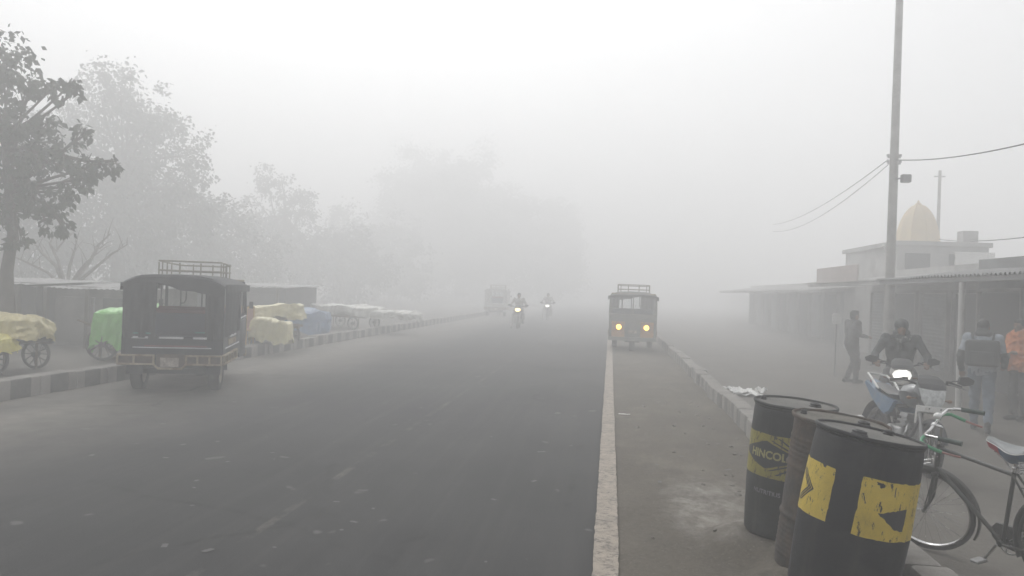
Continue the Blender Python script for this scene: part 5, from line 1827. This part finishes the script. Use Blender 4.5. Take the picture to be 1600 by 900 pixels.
shed('long low shed fading away behind the cream cart', -15.5, -11.3, 27.0, 3.0, 1.6, DARKSHED)

# ------------------------------------------------------------------ shops on the right
SHOPW = pm('shop_wall', (0.13, 0.135, 0.135), 0.85, var=0.2, scale=1.2, dirt=(0.08, 0.08, 0.078), dscale=1.0, damt=0.5)
SHUT = pm('roller_shutter', (0.14, 0.155, 0.155), 0.55, 0.3, var=0.15, scale=2, dirt=(0.09, 0.085, 0.08), dscale=2, damt=0.4)
POSTW = pm('pale_post', (0.52, 0.52, 0.50), 0.7, var=0.15, scale=3)
SHADE_IN = pm('painted_interior_shade', (0.03, 0.032, 0.033), 0.9, var=0.2)  # near-black colour puts the shade of unlit rooms onto solid panels
def shop(label, xf, y0, y1, h, zaw, posts, boards, seed, wallm, roofm):
    """front wall at x = xf facing -x, awning reaching over the forecourt"""
    t = thing('shop', label, 'shop', (xf, (y0 + y1) / 2, G_RIGHT), 0, 'shops on the right')
    hl = (y1 - y0) / 2
    mb = MB()
    mb.box((2.2, 0, h / 2), (4.0, 2 * hl, h))
    mb.build('wall', wallm, t)
    nb = max(1, round(2 * hl / 2.6))
    for i in range(nb):
        yy = -hl + (i + .5) * 2 * hl / nb
        wd = 2 * hl / nb * .80
        mb = MB()
        mb.box((.19, yy, 1.1), (.06, wd, 2.2))
        sh = mb.build('opening_shade' if i % 2 == 0 else 'roller_shutter', SHADE_IN if i % 2 == 0 else SHUT, t)
        if i % 2:
            m2 = MB()
            for k in range(20):
                m2.box((.15, yy, .12 + k * .105), (.03, wd - .04, .05), bevel=.01)
            m2.build('slat', SHUT, sh)
        m2 = MB()
        for s in (-1, 1):
            m2.box((.15, yy + s * (wd / 2 + .04), 1.12), (.12, .07, 2.24), bevel=.008)
        m2.box((.15, yy, 2.27), (.12, wd + .16, .08), bevel=.008)
        m2.build('door_frame', M['plaster'], sh)
    mb = MB().grid(lambda u, v: (-2.1 + v * 2.45, -hl - .1 + u * (2 * hl + .2), zaw - .22 + .30 * v + .018 * math.sin(u * 2 * hl * 40) + .04 * nz(u * 5 + seed, v * 2, seed)), int(hl * 60), 5)
    mb2 = [p - Vector((0, 0, .02)) for p in mb.v]
    n0 = len(mb.v)
    mb.raw(mb2, [tuple(reversed(f)) for f in mb.f])
    mb.build('awning', roofm, t)
    mb = MB()
    mb.box((-2.02, 0, zaw - .30), (.07, 2 * hl, .09), bevel=.008)
    mb.build('awning_beam', roofm, t)
    for yy in posts:
        mb = MB()
        mb.tube([(-2.0, yy - (y0 + y1) / 2, -.02), (-2.0, yy - (y0 + y1) / 2, zaw - .34)], .055, 12)
        mb.build('post', POSTW if not boards else M['plaster'], t)
    if boards:
        mb = MB()
        mb.box((-2.12, boards[0] - (y0 + y1) / 2, zaw + .02), (.05, boards[1], .50), bevel=.01)
        mb.build('signboard', boards[2], t)
    return t
shop('near shop at the right edge under a sagging sheet awning with one pale post', 8.5, 8.2, 20.4, 3.0, 2.68, [15.9], None, 2, SHOPW, SHEET_ROOF)
PALEWALL = pm('hazed_wall', (0.36, 0.355, 0.34), 0.85, var=0.15, scale=1.2, dirt=(0.22, 0.21, 0.20), dscale=1.0, damt=0.4)  # lightened so that distance haze sits in the wall and awning colour
PINKB = pm('hazed_pink_board', (0.40, 0.345, 0.32), 0.8, var=0.15)  # pink washed out along with the hazed shop behind it
shop('farther shop fading out behind the pole, with a pale pink board', 9.2, 21.2, 30.5, 3.0, 2.72, [22.0], (26.6, 4.6, PINKB), 5, PALEWALL, PALEWALL)

shop('farthest low shop row, only a dim shape at the end of the right side', 10.2, 33.0, 62.0, 2.8, 2.55, [], None, 8, PALEWALL, PALEWALL)

# house behind with parapet and rooftop banner, then the temple tower
t = thing('house', 'two-storey house mass behind the shops with a white parapet board', 'house', (11.0, 31.5, G_RIGHT), 0)
mb = MB()
mb.box((0, 0, 1.95), (2.9, 6.0, 3.9))
mb.box((0, -2.95, 3.93), (3.1, .25, .16), bevel=.01)
mb.box((-1.47, .13, 3.925), (.22, 5.9, .16), bevel=.01)
mb.build('wall', PALEWALL, t)
for xx in (-.8, .6):
    mb = MB()
    mb.box((xx, -3.0, 3.1), (.8, .06, 1.0))
    w_ = mb.build('window', SHADE_IN, t)
    mb = MB()
    mb.box((xx, -3.02, 2.56), (.95, .14, .06))
    mb.build('sill', M['concrete'], w_)
mb = MB()
mb.box((.95, -3.16, 3.40), (1.25, .05, .55), bevel=.01)
mb.build('parapet_board', M['white'], t)
mb = MB()
mb.box((1.1, -2.2, 4.22), (.5, .5, .46), bevel=.02)
mb.build('roof_tank', PALEWALL, t)

t = thing('temple_tower', 'cream curved temple tower rising above the roofs beside the pole', 'temple', (12.85, 36.0, G_RIGHT), R(10))
CREAMT = pm('temple_cream', (0.62, 0.47, 0.24), 0.8, var=0.12, scale=2)
mb = MB()
rings = []
for i in range(22):
    u = i / 21
    z = 4.0 + 2.15 * u
    r_ = .70 * (1 - u ** 2.2) ** 0.56 + .03
    rings.append([((r_ * (1.0 if k % 3 else 1.09)) * math.cos(R(k * 15)) / max(abs(math.cos(R(k * 15))), abs(math.sin(R(k * 15)))) ** .45, (r_ * (1.0 if k % 3 else 1.09)) * math.sin(R(k * 15)) / max(abs(math.cos(R(k * 15))), abs(math.sin(R(k * 15)))) ** .45, z) for k in range(24)])
mb.loft(rings)
mb.build('spire', CREAMT, t, sharp=.4)
mb = MB()
mb.box((0, 0, 1.95), (1.9, 1.9, 3.9))
mb.box((0, 0, 3.9), (2.1, 2.1, .14), bevel=.02)
mb.build('base', M['plaster'], t)
mb = MB()
mb.lathe([(.02, 6.06), (.10, 6.09), (.13, 6.14), (.10, 6.18), (.04, 6.20), (.06, 6.24), (.02, 6.28), (.001, 6.33)], 18)
mb.build('finial', CREAMT, t)

# ------------------------------------------------------------------ poles and wires
def pole(label, loc, h, r0, r1, extras, group='utility poles'):
    t = thing('utility_pole', label, 'pole', loc, 0, group)
    mb = MB()
    mb.lathe([(r0, 0), (r0 * .98, h * .1), ((r0 + r1) / 2, h * .55), (r1, h)], 14)
    mb.build('shaft', M['concrete'], t)
    extras(t)
    return t
def ex1(t):
    mb = MB()
    mb.tube([(.0, -.11, 5.08), (.10, -.13, 5.10), (.16, -.13, 5.10)], .02, 8)
    mb.box((.26, -.13, 5.10), (.24, .17, .21), bevel=.03, seg=2)
    mb.build('junction_box', M['dark_plastic'], t)
    for z in (5.50, 5.66):
        mb = MB()
        mb.tube([(-.16, 0, z), (.16, 0, z)], .022, 8)
        for s in (-1, 1):
            mb.lathe([(.02, 0), (.04, .015), (.03, .03), (.045, .05), (.03, .07), (.001, .075)], 12, 0, Matrix.Translation((s * .15, 0, z + .015)))
        mb.build('insulator_arm', M['steel'], t)
    mb = MB()
    mb.tube([(0, 0, 3.2), (-.18, -.1, 3.25), (-.20, -.1, 3.32)], .012, 6)
    mb.ell((-.21, -.1, 3.36), (.05, .04, .035))
    mb.build('lamp_bracket', M['white'], t)
pole('tall pale concrete pole leaving the top of the picture on the right', (7.15, 21.8, G_RIGHT), 10.5, .125, .085, ex1)
def ex2(t):
    mb = MB()
    mb.tube([(-.22, 0, 7.3), (.22, 0, 7.3)], .03, 8)
    mb.build('cross_arm', M['steel'], t)
pole('thin faint pole behind the roofs right of the temple tower', (13.6, 35.8, G_RIGHT), 7.55, .085, .06, ex2)
def wire(label, a, b_, sag, r=.012):
    a, b_ = Vector(a), Vector(b_)
    mb = MB()
    mb.tube([a.lerp(b_, i / 30) - Vector((0, 0, sag * 4 * (i / 30) * (1 - i / 30))) for i in range(31)], r, 6)
    tag(mb.build('overhead_wire', M['rubber']), label, 'wire', 'overhead wires')
wire('black wire sagging from the tall pole out to the right edge', (7.15, 21.8, 5.50), (6.37, 10.5, 4.25), .2)
wire('upper wire running left from the tall pole into the fog', (7.0, 21.8, 5.50), (9.2, 48, 6.1), .35)
wire('lower wire running left from the tall pole into the fog', (7.0, 21.8, 5.36), (9.2, 48, 5.7), .5, .010)
wire('low service wire running right from the faint thin pole', (13.6, 35.8, 4.55), (8.3, 12.5, 3.35), .25, .014)

t = thing('round_sign', 'small pale round-cornered sign on a thin stick left of the standing person', 'sign', (5.64, 21.0, G_RIGHT), R(12))
mb = MB()
mb.tube([(0, 0, 0), (0, 0, 1.34)], .016, 8)
mb.build('post', M['steel'], t)
mb = MB()
mb.prism([(.12 * math.copysign(abs(math.cos(a)) ** .5, math.cos(a)), 1.46 + .14 * math.copysign(abs(math.sin(a)) ** .5, math.sin(a))) for a in [2 * math.pi * k / 28 for k in range(28)]], .025, 0, Matrix.Translation((0, -.03, 0)))
mb.build('panel', M['white'], t)

# ------------------------------------------------------------------ litter
PAPER = pm('litter_white', (0.74, 0.74, 0.72), 0.7, var=0.1)
def crumple(sx, sy, h, seed, n=14):
    mb = MB()
    mb.grid(lambda u, v: ((u - .5) * sx * (1 + .5 * nz(v * 5, seed, 1)), (v - .5) * sy * (1 + .6 * nz(u * 5, seed, 2)), max(.003, h * (.5 + .9 * nz(u * 4.5 + seed, v * 4.5, seed)))), n, n)
    return mb
for i, (x, y, sx, sy, h, lb) in enumerate(((2.62, 16.2, .34, .5, .10, 'largest white crumpled rag among the rubbish beyond the right kerb'), (2.45, 16.8, .30, .22, .06, 'white scrap left of the largest rag beyond the right kerb'), (3.02, 16.5, .20, .26, .10, 'small white ball of rubbish right of the largest rag'))):
    o = crumple(sx, sy, h, i * 3.7 + 1).build('rubbish', PAPER)
    o.location = (x, y, G_RIGHT + .03)
    tag(o, lb, 'rubbish', 'white rubbish beyond the right kerb')
o = crumple(.5, .8, .05, 21).build('rubbish', PAPER)
o.location = (2.72, 16.3, G_RIGHT + .012)
tag(o, 'flat torn white sheet lying under the crumpled rags beyond the right kerb', 'rubbish', 'white rubbish beyond the right kerb')
o = crumple(.16, .06, .015, 9).build('paper_scrap', PAPER)
o.location = (.26, 11.9, .03)
tag(o, 'pale curled strip on the shoulder just right of the edge line', 'litter')
rnd = random.Random(12)
proto = None
SCRAP = pm('litter_grey', (0.12, 0.119, 0.114), 0.8, var=0.2)
for i in range(46):
    x, y = rnd.uniform(-5.6, -.25), 5.0 + 9.5 * rnd.random() ** 1.3
    if proto is None:
        proto = crumple(.060, .045, .006, 4, 5).build('paper_scrap', SCRAP)
        tag(proto, 'tiny trodden pale scrap lying flat on the dark asphalt', 'litter', 'trodden scraps on the road')
        o = proto
    else:
        o = proto.copy()
        C.objects.link(o)
    o.location = (x, y, .003)
    o.rotation_euler = (0, 0, rnd.uniform(0, 6))
    s_ = rnd.uniform(.35, 1.0)
    o.scale = (s_ * rnd.uniform(.8, 1.6), s_, 1)
for i in range(11):
    o = proto.copy()
    C.objects.link(o)
    x, y = rnd.uniform(.3, 1.6), rnd.uniform(6.2, 13.5)
    o.location = (x, y, .034 + mound(x, y))
    o.rotation_euler = (0, 0, rnd.uniform(0, 6))
    s_ = rnd.uniform(.35, .8)
    o.scale = (s_ * rnd.uniform(.8, 2.2), s_, 2)
    tag(o, 'tiny pale scrap of paper lying on the dusty shoulder right of the edge line', 'litter', 'paper scraps on the shoulder')
proto2 = None
STONE = pm('rubble_stone', (0.17, 0.155, 0.135), 0.95, var=0.3, scale=12, bump=.4)
for i in range(44):
    x, y = rnd.uniform(.9, 1.72) if i % 4 else rnd.uniform(.3, 1.5), rnd.uniform(5.9, 14)
    if proto2 is None:
        b = bmesh.new()
        bmesh.ops.create_icosphere(b, subdivisions=2, radius=.03)
        for v in b.verts:
            v.co = v.co * (1 + .6 * nz(v.co.x * 40, v.co.y * 40, v.co.z * 40))
            v.co.z *= .6
        mb = MB()
        mb.bm(b)
        proto2 = mb.build('loose_stone', STONE)
        tag(proto2, 'small loose stone on the dusty shoulder by the right kerb', 'stone', 'loose stones on the shoulder')
        o = proto2
    else:
        o = proto2.copy()
        C.objects.link(o)
    o.location = (x, y, .028 + mound(x, y))
    o.rotation_euler = (0, 0, rnd.uniform(0, 6))
    s_ = rnd.uniform(.3, 1.1)
    o.scale = (s_, s_ * rnd.uniform(.7, 1.3), s_)

# ------------------------------------------------------------------ fog
hm = bpy.data.materials.new('fog_air')
hm.use_nodes = True
hn, hl_ = hm.node_tree.nodes, hm.node_tree.links
hn.remove(hn['Principled BSDF'])
pv_ = hn.new('ShaderNodeVolumePrincipled')
pv_.inputs['Color'].default_value = (0.97, 0.975, 0.98, 1)
pv_.inputs['Density'].default_value = HAZE_DENSITY
pv_.inputs['Anisotropy'].default_value = 0.35
hl_.new(pv_.outputs[0], hn['Material Output'].inputs['Volume'])
mb = MB()
mb.box((0, 130, 10.3), (320, 320, 23.0))
hz = mb.build('haze', hm)
hz['kind'] = 'stuff'
